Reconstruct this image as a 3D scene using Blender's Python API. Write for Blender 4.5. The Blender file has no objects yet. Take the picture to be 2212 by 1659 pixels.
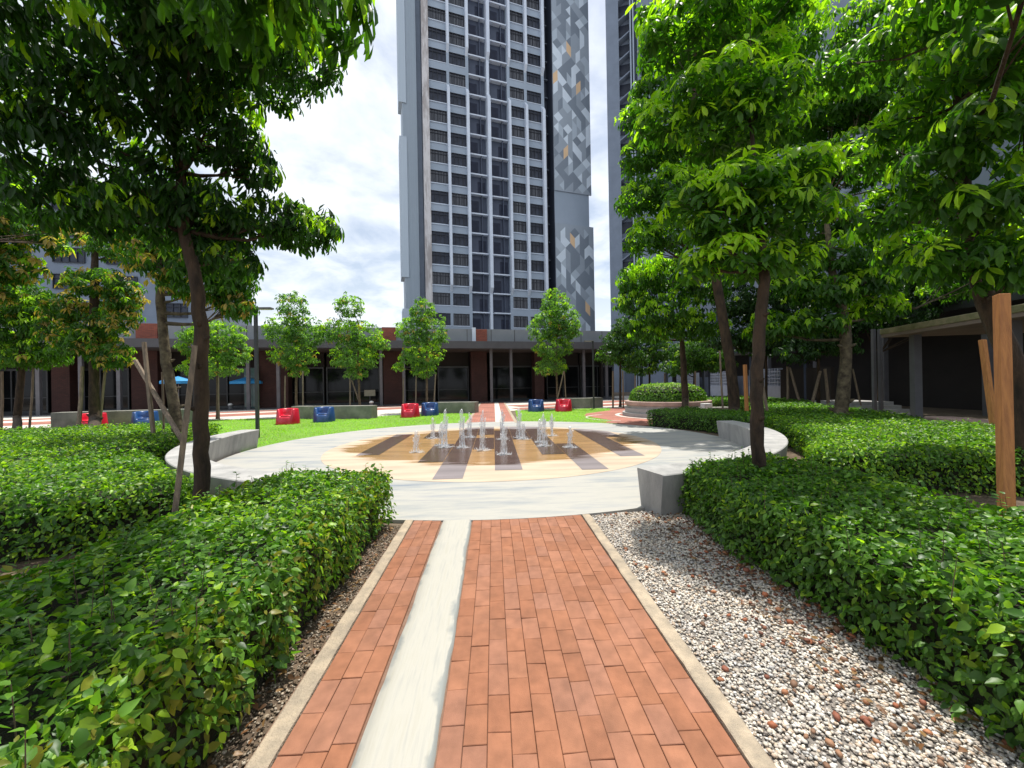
import bpy, math, random
import numpy as np
from mathutils import Vector, Matrix
random.seed(7); rng = np.random.default_rng(11)
R = math.radians; PI = math.pi
C = bpy.context.scene.collection
sc = bpy.context.scene

# ------------------------------------------------------------------ camera model (metres; Y runs along the brick path)
FPX = 840.0; EYE = 1.55; YAW = math.atan(40/840); ROLL = R(1.0)
cd = Vector((math.sin(YAW), math.cos(YAW), 0)); cr = Vector((math.cos(YAW), -math.sin(YAW), 0)); cu = Vector((0, 0, 1))
rr = cr*math.cos(ROLL) - cu*math.sin(ROLL); ru = cu*math.cos(ROLL) + cr*math.sin(ROLL)
def ray(x, y): return cd + rr*((x-1106)/FPX) + ru*((829.5-y)/FPX)
def at(x, y, depth): return Vector((0, 0, EYE)) + ray(x, y)*depth          # a surveyed point: bearing + distance
def gp(x, y, z=0.0):
    v = ray(x, y); return Vector((0, 0, EYE)) + v*((z-EYE)/v.z)

# ------------------------------------------------------------------ materials
def newmat(name):
    m = bpy.data.materials.new(name); m.use_nodes = True
    nt = m.node_tree; return m, nt, nt.nodes['Principled BSDF']
def N(nt, t, **k):
    n = nt.nodes.new(t)
    for a, v in k.items(): setattr(n, a, v)
    return n
def ramp(nt, src, stops):
    r = N(nt, 'ShaderNodeValToRGB'); e = r.color_ramp.elements
    while len(e) < len(stops): e.new(0.5)
    for i, (p, c) in enumerate(stops):
        e[i].position = p; e[i].color = (*c, 1) if len(c) == 3 else c
    nt.links.new(src, r.inputs[0]); return r
def g3(v): return (v, v, v)
def mat(name, c, c2=None, rough=0.7, scale=3.0, bump=0.0, bscale=40.0, spec=0.5, metal=0.0, stretch=None, detail=6.0, lo=.35, hi=.65, transm=0):
    m, nt, b = newmat(name)
    co = N(nt, 'ShaderNodeTexCoord'); src = co.outputs['Object']
    if stretch:
        mp = N(nt, 'ShaderNodeMapping'); mp.inputs['Scale'].default_value = stretch
        nt.links.new(src, mp.inputs[0]); src = mp.outputs[0]
    c2 = c2 or tuple(v*0.8 for v in c)
    n = N(nt, 'ShaderNodeTexNoise'); n.inputs['Scale'].default_value = scale; n.inputs['Detail'].default_value = detail
    n.inputs['Roughness'].default_value = 0.62
    nt.links.new(src, n.inputs['Vector'])
    r = ramp(nt, n.outputs['Fac'], [(lo, c), (hi, c2)])
    nt.links.new(r.outputs[0], b.inputs['Base Color'])
    b.inputs['Roughness'].default_value = rough; b.inputs['Specular IOR Level'].default_value = spec; b.inputs['Metallic'].default_value = metal
    if bump:
        n2 = N(nt, 'ShaderNodeTexNoise'); n2.inputs['Scale'].default_value = bscale; n2.inputs['Detail'].default_value = 4
        nt.links.new(src, n2.inputs['Vector'])
        bp = N(nt, 'ShaderNodeBump'); bp.inputs['Strength'].default_value = bump; bp.inputs['Distance'].default_value = 0.02
        nt.links.new(n2.outputs['Fac'], bp.inputs['Height']); nt.links.new(bp.outputs[0], b.inputs['Normal'])
    return m
def attr_mat(name, rough=0.8, bump=0.3, bscale=60, spec=0.3, noise=0.35):
    m, nt, b = newmat(name)
    a = N(nt, 'ShaderNodeAttribute', attribute_name='col')
    co = N(nt, 'ShaderNodeTexCoord')
    n = N(nt, 'ShaderNodeTexNoise'); n.inputs['Scale'].default_value = bscale*.25; n.inputs['Detail'].default_value = 8
    nt.links.new(co.outputs['Object'], n.inputs['Vector'])
    r = ramp(nt, n.outputs['Fac'], [(.3, g3(1-noise)), (.7, g3(1.0+noise*.3))])
    mx = N(nt, 'ShaderNodeMix', data_type='RGBA', blend_type='MULTIPLY'); mx.inputs[0].default_value = 1
    nt.links.new(a.outputs['Color'], mx.inputs[6]); nt.links.new(r.outputs[0], mx.inputs[7])
    n5 = N(nt, 'ShaderNodeTexNoise'); n5.inputs['Scale'].default_value = 1.7; n5.inputs['Detail'].default_value = 9; n5.inputs['Roughness'].default_value = .7
    nt.links.new(co.outputs['Object'], n5.inputs['Vector'])
    r5 = ramp(nt, n5.outputs['Fac'], [(.35, (.88, .89, .92)), (.65, (1.06, 1.03, 1.0))])
    m5 = N(nt, 'ShaderNodeMix', data_type='RGBA', blend_type='MULTIPLY'); m5.inputs[0].default_value = 1
    nt.links.new(mx.outputs[2], m5.inputs[6]); nt.links.new(r5.outputs[0], m5.inputs[7])
    nt.links.new(m5.outputs[2], b.inputs['Base Color'])
    b.inputs['Roughness'].default_value = rough; b.inputs['Specular IOR Level'].default_value = spec
    n2 = N(nt, 'ShaderNodeTexNoise'); n2.inputs['Scale'].default_value = bscale*4; n2.inputs['Detail'].default_value = 4
    nt.links.new(co.outputs['Object'], n2.inputs['Vector'])
    bp = N(nt, 'ShaderNodeBump'); bp.inputs['Strength'].default_value = bump; bp.inputs['Distance'].default_value = 0.004
    nt.links.new(n2.outputs['Fac'], bp.inputs['Height']); nt.links.new(bp.outputs[0], b.inputs['Normal'])
    return m
def leaf_mat(name, rough=0.38, trans=0.4, spec=0.5):
    m, nt, b = newmat(name)
    out = nt.nodes['Material Output']
    a = N(nt, 'ShaderNodeAttribute', attribute_name='col')
    nt.links.new(a.outputs['Color'], b.inputs['Base Color'])
    b.inputs['Roughness'].default_value = rough; b.inputs['Specular IOR Level'].default_value = spec
    t = N(nt, 'ShaderNodeBsdfTranslucent')
    mx = N(nt, 'ShaderNodeMix', data_type='RGBA', blend_type='MULTIPLY'); mx.inputs[0].default_value = 1
    mx.inputs[7].default_value = (2.0, 2.3, .6, 1)
    nt.links.new(a.outputs['Color'], mx.inputs[6]); nt.links.new(mx.outputs[2], t.inputs['Color'])
    ms = N(nt, 'ShaderNodeMixShader'); ms.inputs[0].default_value = trans
    nt.links.new(b.outputs[0], ms.inputs[1]); nt.links.new(t.outputs[0], ms.inputs[2]); nt.links.new(ms.outputs[0], out.inputs['Surface'])
    return m
def brick_mat(name, c1, c2, mortar, bw, bh, rot90=False, msize=0.01, vert=False, bump=.4):
    m, nt, b = newmat(name)
    co = N(nt, 'ShaderNodeTexCoord'); src = co.outputs['Object']
    if vert:                                                                # brick courses on a vertical face: (x, z)
        s = N(nt, 'ShaderNodeSeparateXYZ'); nt.links.new(src, s.inputs[0])
        ad = N(nt, 'ShaderNodeMath', operation='ADD'); nt.links.new(s.outputs[0], ad.inputs[0]); nt.links.new(s.outputs[1], ad.inputs[1])
        k = N(nt, 'ShaderNodeCombineXYZ'); nt.links.new(ad.outputs[0], k.inputs[0]); nt.links.new(s.outputs[2], k.inputs[1]); src = k.outputs[0]
    if rot90:
        mp = N(nt, 'ShaderNodeMapping'); mp.inputs['Rotation'].default_value = (0, 0, PI/2); nt.links.new(src, mp.inputs[0]); src = mp.outputs[0]
    t = N(nt, 'ShaderNodeTexBrick'); t.inputs['Scale'].default_value = 1.0
    t.inputs['Brick Width'].default_value = bw; t.inputs['Row Height'].default_value = bh; t.inputs['Mortar Size'].default_value = msize
    t.inputs['Color1'].default_value = (*c1, 1); t.inputs['Color2'].default_value = (*c2, 1); t.inputs['Mortar'].default_value = (*mortar, 1)
    nt.links.new(src, t.inputs['Vector'])
    n = N(nt, 'ShaderNodeTexNoise'); n.inputs['Scale'].default_value = 0.9; n.inputs['Detail'].default_value = 8
    nt.links.new(co.outputs['Object'], n.inputs['Vector'])
    r = ramp(nt, n.outputs['Fac'], [(.3, g3(.72)), (.7, g3(1.1))])
    mx = N(nt, 'ShaderNodeMix', data_type='RGBA', blend_type='MULTIPLY'); mx.inputs[0].default_value = 1
    nt.links.new(t.outputs['Color'], mx.inputs[6]); nt.links.new(r.outputs[0], mx.inputs[7]); nt.links.new(mx.outputs[2], b.inputs['Base Color'])
    bp = N(nt, 'ShaderNodeBump', invert=True); bp.inputs['Strength'].default_value = bump; bp.inputs['Distance'].default_value = 0.01
    nt.links.new(t.outputs['Fac'], bp.inputs['Height']); nt.links.new(bp.outputs[0], b.inputs['Normal'])
    b.inputs['Roughness'].default_value = .8
    return m
def glass_mat(name, c, rough=0.06, spec=.6):
    m, nt, b = newmat(name)
    co = N(nt, 'ShaderNodeTexCoord'); n = N(nt, 'ShaderNodeTexNoise'); n.inputs['Scale'].default_value = 1.3
    nt.links.new(co.outputs['Object'], n.inputs['Vector'])
    r = ramp(nt, n.outputs['Fac'], [(.35, c), (.7, tuple(v*1.7 for v in c))])
    nt.links.new(r.outputs[0], b.inputs['Base Color']); b.inputs['Roughness'].default_value = rough
    b.inputs['Specular IOR Level'].default_value = spec
    return m

M = {}
M['soil'] = mat('soil', (.075, .05, .032), (.16, .115, .075), .95, 9, .8, 90)
M['ground'] = mat('ground_soil', (.10, .075, .05), (.17, .13, .09), .95, 2, .6, 60)
M['kerb'] = mat('kerb_cement', (.44, .355, .255), (.27, .225, .17), .9, 9, .6, 90)
M['bench'] = mat('bench_concrete', (.40, .39, .375), (.24, .24, .235), .8, 3.2, .3, 70, detail=12, stretch=(1, 1, .35), lo=.38, hi=.68)
M['darkbench'] = mat('planter_concrete', (.26, .25, .22), (.13, .135, .11), .85, 1.6, .25, 50, detail=10)
M['bark'] = mat('bark', (.070, .044, .026), (.022, .015, .010), .95, 9, .9, 38, stretch=(1, 1, .35))
M['bark_pale'] = mat('bark_lichen', (.13, .105, .062), (.036, .026, .016), .95, 7, .8, 30)
M['bark_young'] = mat('bark_young', (.16, .11, .07), (.08, .055, .035), .9, 9, .5, 40)
M['leaf'] = leaf_mat('leaf_glossy', .42, .5, .35)
M['leaf_dark'] = leaf_mat('leaf_tree_dark', .45, .25, .35)
M['leaf_hedge'] = leaf_mat('leaf_hedge', .42, .36, .38)
M['leaf_core'] = mat('hedge_shade_core', (.012, .018, .008), (.024, .016, .010), .95, 30, 1, 60)  # near-black core colour standing in for shade between the hedge leaves
M['wood_grey'] = mat('stake_weathered', (.27, .20, .14), (.13, .10, .075), .85, 5, .4, 30, stretch=(6, 6, .6))
M['wood_orange'] = mat('stake_orange', (.50, .21, .06), (.33, .13, .04), .7, 5, .35, 30, stretch=(8, 8, .5))
M['metal_dark'] = mat('metal_dark', (.045, .05, .055), (.03, .034, .038), .45, 4, 0)
M['metal_grey'] = mat('metal_grey', (.17, .175, .19), (.12, .125, .135), .5, 2, 0)
M['white'] = mat('white_paint', (.75, .75, .73), (.6, .6, .58), .5, 3)
M['plastic_red'] = mat('plastic_red', (.62, .012, .04), (.50, .01, .03), .28, 2, 0, spec=.6)
M['plastic_blue'] = mat('plastic_blue', (.022, .075, .24), (.016, .055, .18), .28, 2, 0, spec=.6)
M['umbrella'] = mat('umbrella_blue', (.03, .28, .62), (.02, .22, .5), .6, 2)
M['lamp_lens'] = mat('lamp_lens', (.6, .6, .58), None, .2, 3)
# tower
M['tw_wall'] = mat('tower_wall', (.34, .40, .48), (.30, .36, .435), .8, .25, 0, detail=8)
M['tw_light'] = mat('tower_fin', (.66, .72, .82), (.58, .64, .74), .7, .6)
M['tw_scale'] = mat('tower_scaled_wall', (.62, .60, .60), (.36, .33, .32), .8, 1.5, .5, 6, stretch=(1, 1, .18), lo=.42, hi=.58)
M['tw_slate'] = mat('tower_slate', (.19, .225, .28), (.16, .19, .24), .7, .5)
M['tw_navy'] = mat('tower_recess', (.045, .055, .085), (.035, .042, .06), .5, .6)
M['tw_corr'] = mat('tower_corrugated', (.46, .53, .60), (.41, .48, .55), .8, .5, .3, 3, stretch=(6, 6, .05))
M['win_frame'] = mat('window_frame', (.022, .025, .036), None, .4, 3)
M['pane'] = glass_mat('window_pane', (.025, .030, .045), .3, .25)
M['balc_wall'] = mat('balcony_wall', (.06, .075, .115), (.045, .058, .095), .6, .6)
M['balc_door'] = glass_mat('balcony_door', (.014, .018, .035), .35, .2)
for k, c in (('d0', (.22, .26, .31)), ('d1', (.34, .39, .45)), ('d2', (.46, .53, .60)), ('d3', (.68, .76, .84)), ('d4', (.80, .55, .33))):
    M[k] = mat('cladding_'+k, c, tuple(v*.93 for v in c), .75, .8)
# curtain variant panes
def curtain_mat():
    m, nt, b = newmat('curtained_pane')
    co = N(nt, 'ShaderNodeTexCoord'); w = N(nt, 'ShaderNodeTexWave', bands_direction='X'); w.inputs['Scale'].default_value = .75; w.inputs['Distortion'].default_value = 1.5; w.inputs['Detail'].default_value = 3
    nt.links.new(co.outputs['Object'], w.inputs['Vector'])
    r = ramp(nt, w.outputs['Fac'], [(.3, (.02, .023, .034)), (.9, (.075, .08, .095))]); nt.links.new(r.outputs[0], b.inputs['Base Color'])
    b.inputs['Roughness'].default_value = .3; return m
M['curtain'] = curtain_mat()
# podium
M['pod_grey'] = mat('podium_grey', (.25, .265, .29), (.20, .215, .235), .8, .5, 0, detail=10)
M['pod_dark'] = mat('podium_dark', (.085, .085, .09), (.06, .06, .065), .8, .5)
M['pod_ceiling'] = mat('podium_soffit', (.10, .085, .075), (.07, .06, .055), .9, .5)
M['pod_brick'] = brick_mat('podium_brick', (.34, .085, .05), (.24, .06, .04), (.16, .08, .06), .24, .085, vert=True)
M['pod_brick_shaded'] = brick_mat('podium_brick_shaded', (.085, .030, .024), (.06, .022, .018), (.035, .02, .018), .24, .085, vert=True)  # same brick painted darker, the shade under the roof put into its colour
M['pod_glass'] = glass_mat('shop_glass', (.006, .007, .008), .08, .22)
M['pod_glass_pale'] = glass_mat('shop_glass_pale', (.06, .10, .10), .08, .5)
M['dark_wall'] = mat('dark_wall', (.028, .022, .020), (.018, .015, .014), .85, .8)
M['breeze'] = mat('breeze_block', (.42, .46, .55), (.34, .38, .46), .8, 2)
M['grey_blue'] = mat('wall_grey_blue', (.20, .24, .31), (.17, .205, .265), .8, .6)
M['canopy_edge'] = mat('canopy_edge', (.30, .26, .16), (.12, .13, .05), .9, 3.0, .3, 40, detail=10)
M['canopy_under'] = mat('canopy_under', (.22, .17, .14), (.18, .14, .11), .8, 1.5)
M['steel'] = mat('steel_post', (.12, .12, .135), (.09, .09, .10), .5, 2)
M['planter_pink'] = mat('planter_pink', (.45, .32, .27), (.32, .22, .19), .85, 3, .2, 60)
M['planter_grey'] = mat('planter_grey', (.36, .35, .34), (.28, .275, .27), .8, 3, .2, 60)
M['walk'] = mat('paving_cream', (.60, .56, .50), (.48, .45, .40), .85, 1.2, .2, 60)
M['paver_far'] = brick_mat('far_brick', (.40, .15, .10), (.34, .12, .085), (.24, .12, .09), .21, .105, rot90=True, msize=.008)
M['brick'] = attr_mat('brick_paver', .85, .35, 55, .25, .22)
M['stone'] = attr_mat('pebble', .7, .2, 60, .4, .25)
M['lawn'] = mat('lawn_turf', (.19, .34, .045), (.12, .24, .03), .95, 4.0, .9, 60, detail=10)

def concrete_ring():
    m, nt, b = newmat('brushed_concrete')
    co = N(nt, 'ShaderNodeTexCoord')
    mp = N(nt, 'ShaderNodeMapping'); mp.inputs['Scale'].default_value = (.35, 2.2, 1); nt.links.new(co.outputs['Object'], mp.inputs[0])
    n = N(nt, 'ShaderNodeTexNoise'); n.inputs['Scale'].default_value = 1.3; n.inputs['Detail'].default_value = 12; n.inputs['Roughness'].default_value = .68
    nt.links.new(mp.outputs[0], n.inputs['Vector'])
    r = ramp(nt, n.outputs['Fac'], [(.30, (.17, .20, .235)), (.43, (.29, .298, .29)), (.54, (.375, .362, .325)), (.70, (.265, .278, .288))])
    nt.links.new(r.outputs[0], b.inputs['Base Color'])
    mp2 = N(nt, 'ShaderNodeMapping'); mp2.inputs['Scale'].default_value = (2, 60, 1); nt.links.new(co.outputs['Object'], mp2.inputs[0])
    n2 = N(nt, 'ShaderNodeTexNoise'); n2.inputs['Scale'].default_value = 2; n2.inputs['Detail'].default_value = 5; nt.links.new(mp2.outputs[0], n2.inputs['Vector'])
    bp = N(nt, 'ShaderNodeBump'); bp.inputs['Strength'].default_value = .35; bp.inputs['Distance'].default_value = .006
    nt.links.new(n2.outputs['Fac'], bp.inputs['Height']); nt.links.new(bp.outputs[0], b.inputs['Normal'])
    b.inputs['Roughness'].default_value = .75
    return m
M['ring'] = concrete_ring()
def strip_mat():                       # trowelled cement band, brushed along its length, with a grey smeared edge
    m, nt, b = newmat('cement_band')
    co = N(nt, 'ShaderNodeTexCoord')
    mp = N(nt, 'ShaderNodeMapping'); mp.inputs['Scale'].default_value = (26, 1.6, 1); nt.links.new(co.outputs['Object'], mp.inputs[0])
    n = N(nt, 'ShaderNodeTexNoise'); n.inputs['Scale'].default_value = 1.6; n.inputs['Detail'].default_value = 8; n.inputs['Roughness'].default_value = .6
    nt.links.new(mp.outputs[0], n.inputs['Vector'])
    r = ramp(nt, n.outputs['Fac'], [(.3, (.33, .325, .295)), (.5, (.39, .375, .33)), (.7, (.36, .345, .295))])
    a = N(nt, 'ShaderNodeAttribute', attribute_name='col')
    n3 = N(nt, 'ShaderNodeTexNoise'); n3.inputs['Scale'].default_value = 5; n3.inputs['Detail'].default_value = 8; nt.links.new(co.outputs['Object'], n3.inputs['Vector'])
    s = N(nt, 'ShaderNodeMath', operation='ADD'); nt.links.new(a.outputs['Fac'], s.inputs[0]); nt.links.new(n3.outputs['Fac'], s.inputs[1])
    r2 = ramp(nt, s.outputs[0], [(.86, g3(0)), (1.0, g3(1))])
    mx = N(nt, 'ShaderNodeMix', data_type='RGBA'); nt.links.new(r2.outputs[0], mx.inputs[0]); nt.links.new(r.outputs[0], mx.inputs[6]); mx.inputs[7].default_value = (.235, .245, .235, 1)
    nt.links.new(mx.outputs[2], b.inputs['Base Color'])
    bp = N(nt, 'ShaderNodeBump'); bp.inputs['Strength'].default_value = .5; bp.inputs['Distance'].default_value = .004
    nt.links.new(n.outputs['Fac'], bp.inputs['Height']); nt.links.new(bp.outputs[0], b.inputs['Normal'])
    b.inputs['Roughness'].default_value = .8; return m
M['strip'] = strip_mat()
def tile_mat(name, dry, wet):          # stencilled concrete; water has soaked a ragged patch round the jets
    m, nt, b = newmat(name)
    co = N(nt, 'ShaderNodeTexCoord'); src = co.outputs['Object']
    mp = N(nt, 'ShaderNodeMapping'); mp.inputs['Scale'].default_value = (.5, 2.4, 1); nt.links.new(src, mp.inputs[0])
    n = N(nt, 'ShaderNodeTexNoise'); n.inputs['Scale'].default_value = 1.4; n.inputs['Detail'].default_value = 10; nt.links.new(mp.outputs[0], n.inputs['Vector'])
    mp2 = N(nt, 'ShaderNodeMapping'); mp2.inputs['Scale'].default_value = (1/3.75, 1/3.0, 0); mp2.inputs['Location'].default_value = (.0, -10.55/3.0, 0); nt.links.new(src, mp2.inputs[0])
    ln = N(nt, 'ShaderNodeVectorMath', operation='LENGTH'); nt.links.new(mp2.outputs[0], ln.inputs[0])
    k = N(nt, 'ShaderNodeMath', operation='MULTIPLY_ADD'); k.inputs[1].default_value = .55; nt.links.new(n.outputs['Fac'], k.inputs[0]); nt.links.new(ln.outputs['Value'], k.inputs[2])
    wetf = ramp(nt, k.outputs[0], [(0, g3(1)), (1, g3(0))]); e = wetf.color_ramp.elements
    # value range is > 1, so compress first
    dv = N(nt, 'ShaderNodeMath', operation='MULTIPLY'); dv.inputs[1].default_value = .5; nt.links.new(k.outputs[0], dv.inputs[0]); nt.links.new(dv.outputs[0], wetf.inputs[0])
    e[0].position = .615; e[1].position = .66
    v = ramp(nt, n.outputs['Fac'], [(.3, g3(.78)), (.7, g3(1.12))])
    mx = N(nt, 'ShaderNodeMix', data_type='RGBA'); nt.links.new(wetf.outputs[0], mx.inputs[0]); mx.inputs[6].default_value = (*dry, 1); mx.inputs[7].default_value = (*wet, 1)
    mm = N(nt, 'ShaderNodeMix', data_type='RGBA', blend_type='MULTIPLY'); mm.inputs[0].default_value = 1
    nt.links.new(mx.outputs[2], mm.inputs[6]); nt.links.new(v.outputs[0], mm.inputs[7]); nt.links.new(mm.outputs[2], b.inputs['Base Color'])
    rg = ramp(nt, wetf.outputs[0], [(0, g3(.8)), (1, g3(.22))]); nt.links.new(rg.outputs[0], b.inputs['Roughness'])
    n2 = N(nt, 'ShaderNodeTexNoise'); n2.inputs['Scale'].default_value = 14; nt.links.new(mp.outputs[0], n2.inputs['Vector'])
    bp = N(nt, 'ShaderNodeBump'); bp.inputs['Strength'].default_value = .25; bp.inputs['Distance'].default_value = .01
    nt.links.new(n2.outputs['Fac'], bp.inputs['Height']); nt.links.new(bp.outputs[0], b.inputs['Normal'])
    return m
M['tile_y'] = tile_mat('yellow_stencil', (.46, .365, .27), (.36, .215, .095))
M['tile_d'] = tile_mat('brown_stencil', (.19, .165, .17), (.098, .062, .050))
def water_mat():
    m, nt, b = newmat('water_spray'); out = nt.nodes['Material Output']
    b.inputs['Base Color'].default_value = (.85, .88, .92, 1); b.inputs['Roughness'].default_value = .12; b.inputs['Specular IOR Level'].default_value = .9
    t = N(nt, 'ShaderNodeBsdfTransparent')
    co = N(nt, 'ShaderNodeTexCoord'); mp = N(nt, 'ShaderNodeMapping'); mp.inputs['Scale'].default_value = (1, 1, .35); nt.links.new(co.outputs['Object'], mp.inputs[0])
    n = N(nt, 'ShaderNodeTexNoise'); n.inputs['Scale'].default_value = 26; n.inputs['Detail'].default_value = 3; nt.links.new(mp.outputs[0], n.inputs['Vector'])
    r = ramp(nt, n.outputs['Fac'], [(.36, g3(.05)), (.66, g3(.62))])
    ms = N(nt, 'ShaderNodeMixShader'); nt.links.new(r.outputs[0], ms.inputs[0]); nt.links.new(t.outputs[0], ms.inputs[1]); nt.links.new(b.outputs[0], ms.inputs[2])
    nt.links.new(ms.outputs[0], out.inputs['Surface']); return m
M['water'] = water_mat()

# ------------------------------------------------------------------ object helpers
def tag(o, label=None, cat=None, group=None, kind=None):
    if label: o['label'] = label
    if cat: o['category'] = cat
    if group: o['group'] = group
    if kind: o['kind'] = kind
    return o
def empty(name, loc=(0, 0, 0), rz=0.0, label=None, cat=None, group=None):
    o = bpy.data.objects.new(name, None); C.objects.link(o); o.location = loc; o.rotation_euler = (0, 0, rz)
    return tag(o, label, cat, group)
class MB:
    def __init__(s): s.v = []; s.f = []; s.m = []; s.c = []
    def add(s, vs, fs, mi=0, col=None):
        o = len(s.v); s.v += [tuple(p) for p in vs]; s.f += [tuple(i+o for i in f) for f in fs]; s.m += [mi]*len(fs)
        if col is not None: s.c += [col]*len(vs)
        return s
    def box(s, x0, y0, z0, x1, y1, z1, mi=0, rot=None, col=None):
        vs = [(x0, y0, z0), (x1, y0, z0), (x1, y1, z0), (x0, y1, z0), (x0, y0, z1), (x1, y0, z1), (x1, y1, z1), (x0, y1, z1)]
        if rot: vs = [rot @ Vector(p) for p in vs]
        return s.add(vs, [(0, 3, 2, 1), (4, 5, 6, 7), (0, 1, 5, 4), (1, 2, 6, 5), (2, 3, 7, 6), (3, 0, 4, 7)], mi, col)
    def tube(s, pts, rad, n=8, mi=0, cap=True):
        pts = [Vector(p) for p in pts]; k = len(pts)
        if not hasattr(rad, '__len__'): rad = [rad]*k
        vs = []; ref = Vector((1, 0, 0))
        for i, p in enumerate(pts):
            t = (pts[min(i+1, k-1)]-pts[max(i-1, 0)]).normalized()
            if abs(t.dot(ref)) > .95: ref = Vector((0, 1, 0))
            a = t.cross(ref).normalized(); b = t.cross(a)
            for j in range(n):
                q = 2*PI*j/n; vs.append(p + a*math.cos(q)*rad[i] + b*math.sin(q)*rad[i])
        fs = [(i*n+j, i*n+(j+1) % n, (i+1)*n+(j+1) % n, (i+1)*n+j) for i in range(k-1) for j in range(n)]
        if cap: fs += [tuple(range(n))[::-1], tuple((k-1)*n+j for j in range(n))]
        return s.add(vs, fs, mi)
    def prism(s, poly, z0, z1, mi=0):
        n = len(poly); vs = [(x, y, z0) for x, y in poly]+[(x, y, z1) for x, y in poly]
        return s.add(vs, [tuple(range(n))[::-1], tuple(range(n, 2*n))]+[(i, (i+1) % n, n+(i+1) % n, n+i) for i in range(n)], mi)
    def lathe(s, prof, n=24, mi=0, c=(0, 0, 0), cap=True):
        vs = [(c[0]+r*math.cos(2*PI*j/n), c[1]+r*math.sin(2*PI*j/n), c[2]+z) for r, z in prof for j in range(n)]
        k = len(prof); fs = [(i*n+j, i*n+(j+1) % n, (i+1)*n+(j+1) % n, (i+1)*n+j) for i in range(k-1) for j in range(n)]
        if cap: fs += [tuple(range(n))[::-1], tuple((k-1)*n+j for j in range(n))]
        return s.add(vs, fs, mi)
    def mesh(s, name, mats, smooth=False, bevel=0):
        me = bpy.data.meshes.new(name); me.from_pydata(s.v, [], s.f)
        for m in (mats if isinstance(mats, (list, tuple)) else [mats]): me.materials.append(m)
        me.polygons.foreach_set('material_index', s.m)
        if s.c:
            a = me.color_attributes.new('col', 'FLOAT_COLOR', 'POINT'); a.data.foreach_set('color', np.array([(*c, 1) for c in s.c], dtype=np.float32).ravel())
        if smooth: me.polygons.foreach_set('use_smooth', [True]*len(s.f))
        me.update(); return me
    def build(s, name, mats, parent=None, smooth=False, bevel=0, **t):
        o = bpy.data.objects.new(name, s.mesh(name, mats, smooth)); C.objects.link(o); o.parent = parent
        if bevel:
            b = o.modifiers.new('b', 'BEVEL'); b.width = bevel; b.segments = 2; b.limit_method = 'ANGLE'
        if t: tag(o, **t)
        return o
def sheet(name, poly, z, m, kind='structure', **k):
    return MB().add([(x, y, z) for x, y in poly], [tuple(range(len(poly)))]).build(name, m, kind=kind, **k)

# ---- leaves as one numpy mesh
def leaf_mesh(name, P, D, Nn, L, W, col, material, lod=0, droop=.18, fold=.25, shape=0):
    n = len(P); S = np.cross(D, Nn); S /= np.linalg.norm(S, axis=1, keepdims=True)+1e-9
    Nn = np.cross(S, D)
    if lod == 0:
        sh = ((.20, .40), (.48, .50), (.80, .24)) if shape == 0 else ((.24, .26), (.54, .46), (.84, .36))
        loc = [(0, 0, 0), (.22, 0, .05), (.5, 0, .02*0-.25*droop), (.8, 0, -.65*droop), (1, 0, -droop)]
        for sg in (1, -1): loc += [(sh[0][0], sg*sh[0][1], fold*.4), (sh[1][0], sg*sh[1][1], fold*.5-.5*droop), (sh[2][0], sg*sh[2][1], fold*.25-1.3*droop)]
        loops = [0, 5, 1, 1, 5, 6, 2, 2, 6, 7, 3, 3, 7, 4, 0, 1, 8, 1, 2, 9, 8, 2, 3, 10, 9, 3, 4, 10]; cnt = [3, 4, 4, 3, 3, 4, 4, 3]
    else:
        loc = [(0, 0, 0), (.48, .5, fold*.5), (1, 0, -droop), (.48, -.5, fold*.5)]
        loops = [0, 3, 2, 0, 2, 1]; cnt = [3, 3]
    k = len(loc); V = np.zeros((n, k, 3))
    for i, (a, b, c) in enumerate(loc):
        V[:, i] = P + D*(a*L)[:, None] + S*(b*W)[:, None] + Nn*((c*L if b == 0 else c*W))[:, None]
    nl = len(loops); LI = (np.arange(n)[:, None]*k + np.array(loops)[None]).astype(np.int32).ravel()
    cn = np.array(cnt); st = np.concatenate([[0], np.cumsum(cn)[:-1]])
    LS = (np.arange(n)[:, None]*nl + st[None]).astype(np.int32).ravel(); LT = np.tile(cn, n).astype(np.int32)
    me = bpy.data.meshes.new(name); me.vertices.add(n*k); me.vertices.foreach_set('co', V.astype(np.float32).ravel())
    me.loops.add(len(LI)); me.loops.foreach_set('vertex_index', LI)
    me.polygons.add(len(LS)); me.polygons.foreach_set('loop_start', LS); me.polygons.foreach_set('loop_total', LT)
    me.polygons.foreach_set('use_smooth', np.ones(len(LS), dtype=bool))
    me.update(calc_edges=True)
    a = me.color_attributes.new('col', 'FLOAT_COLOR', 'POINT')
    cc = np.ones((n, k, 4), dtype=np.float32); cc[:, :, :3] = col[:, None, :]; a.data.foreach_set('color', cc.ravel())
    me.materials.append(material); return me
def unit(a): return a/(np.linalg.norm(a, axis=-1, keepdims=True)+1e-9)
def noise2(p, s, seed=0):
    r = np.random.default_rng(seed); out = np.zeros(len(p))
    for i in range(6):
        d = r.normal(size=p.shape[1]); d /= np.linalg.norm(d); out += np.sin(p@d*s*(1+i*.55)+r.uniform(0, 6.28))/(1+i*.4)
    return out/3.0
GREENS = dict(
    dark=((.014, .045, .010), (.034, .090, .016)), mid=((.026, .080, .011), (.070, .165, .018)), young=((.20, .37, .018), (.32, .48, .026)),
    pale=((.055, .125, .035), (.13, .25, .065)), yellow=((.24, .26, .03), (.32, .30, .05)), rust=((.30, .20, .06), (.38, .29, .10)), hedge=((.034, .100, .014), (.125, .265, .030)))
def pick(kind, n):
    a, b = GREENS[kind]; t = rng.random(n)[:, None]; return np.array(a)*(1-t)+np.array(b)*t

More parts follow.
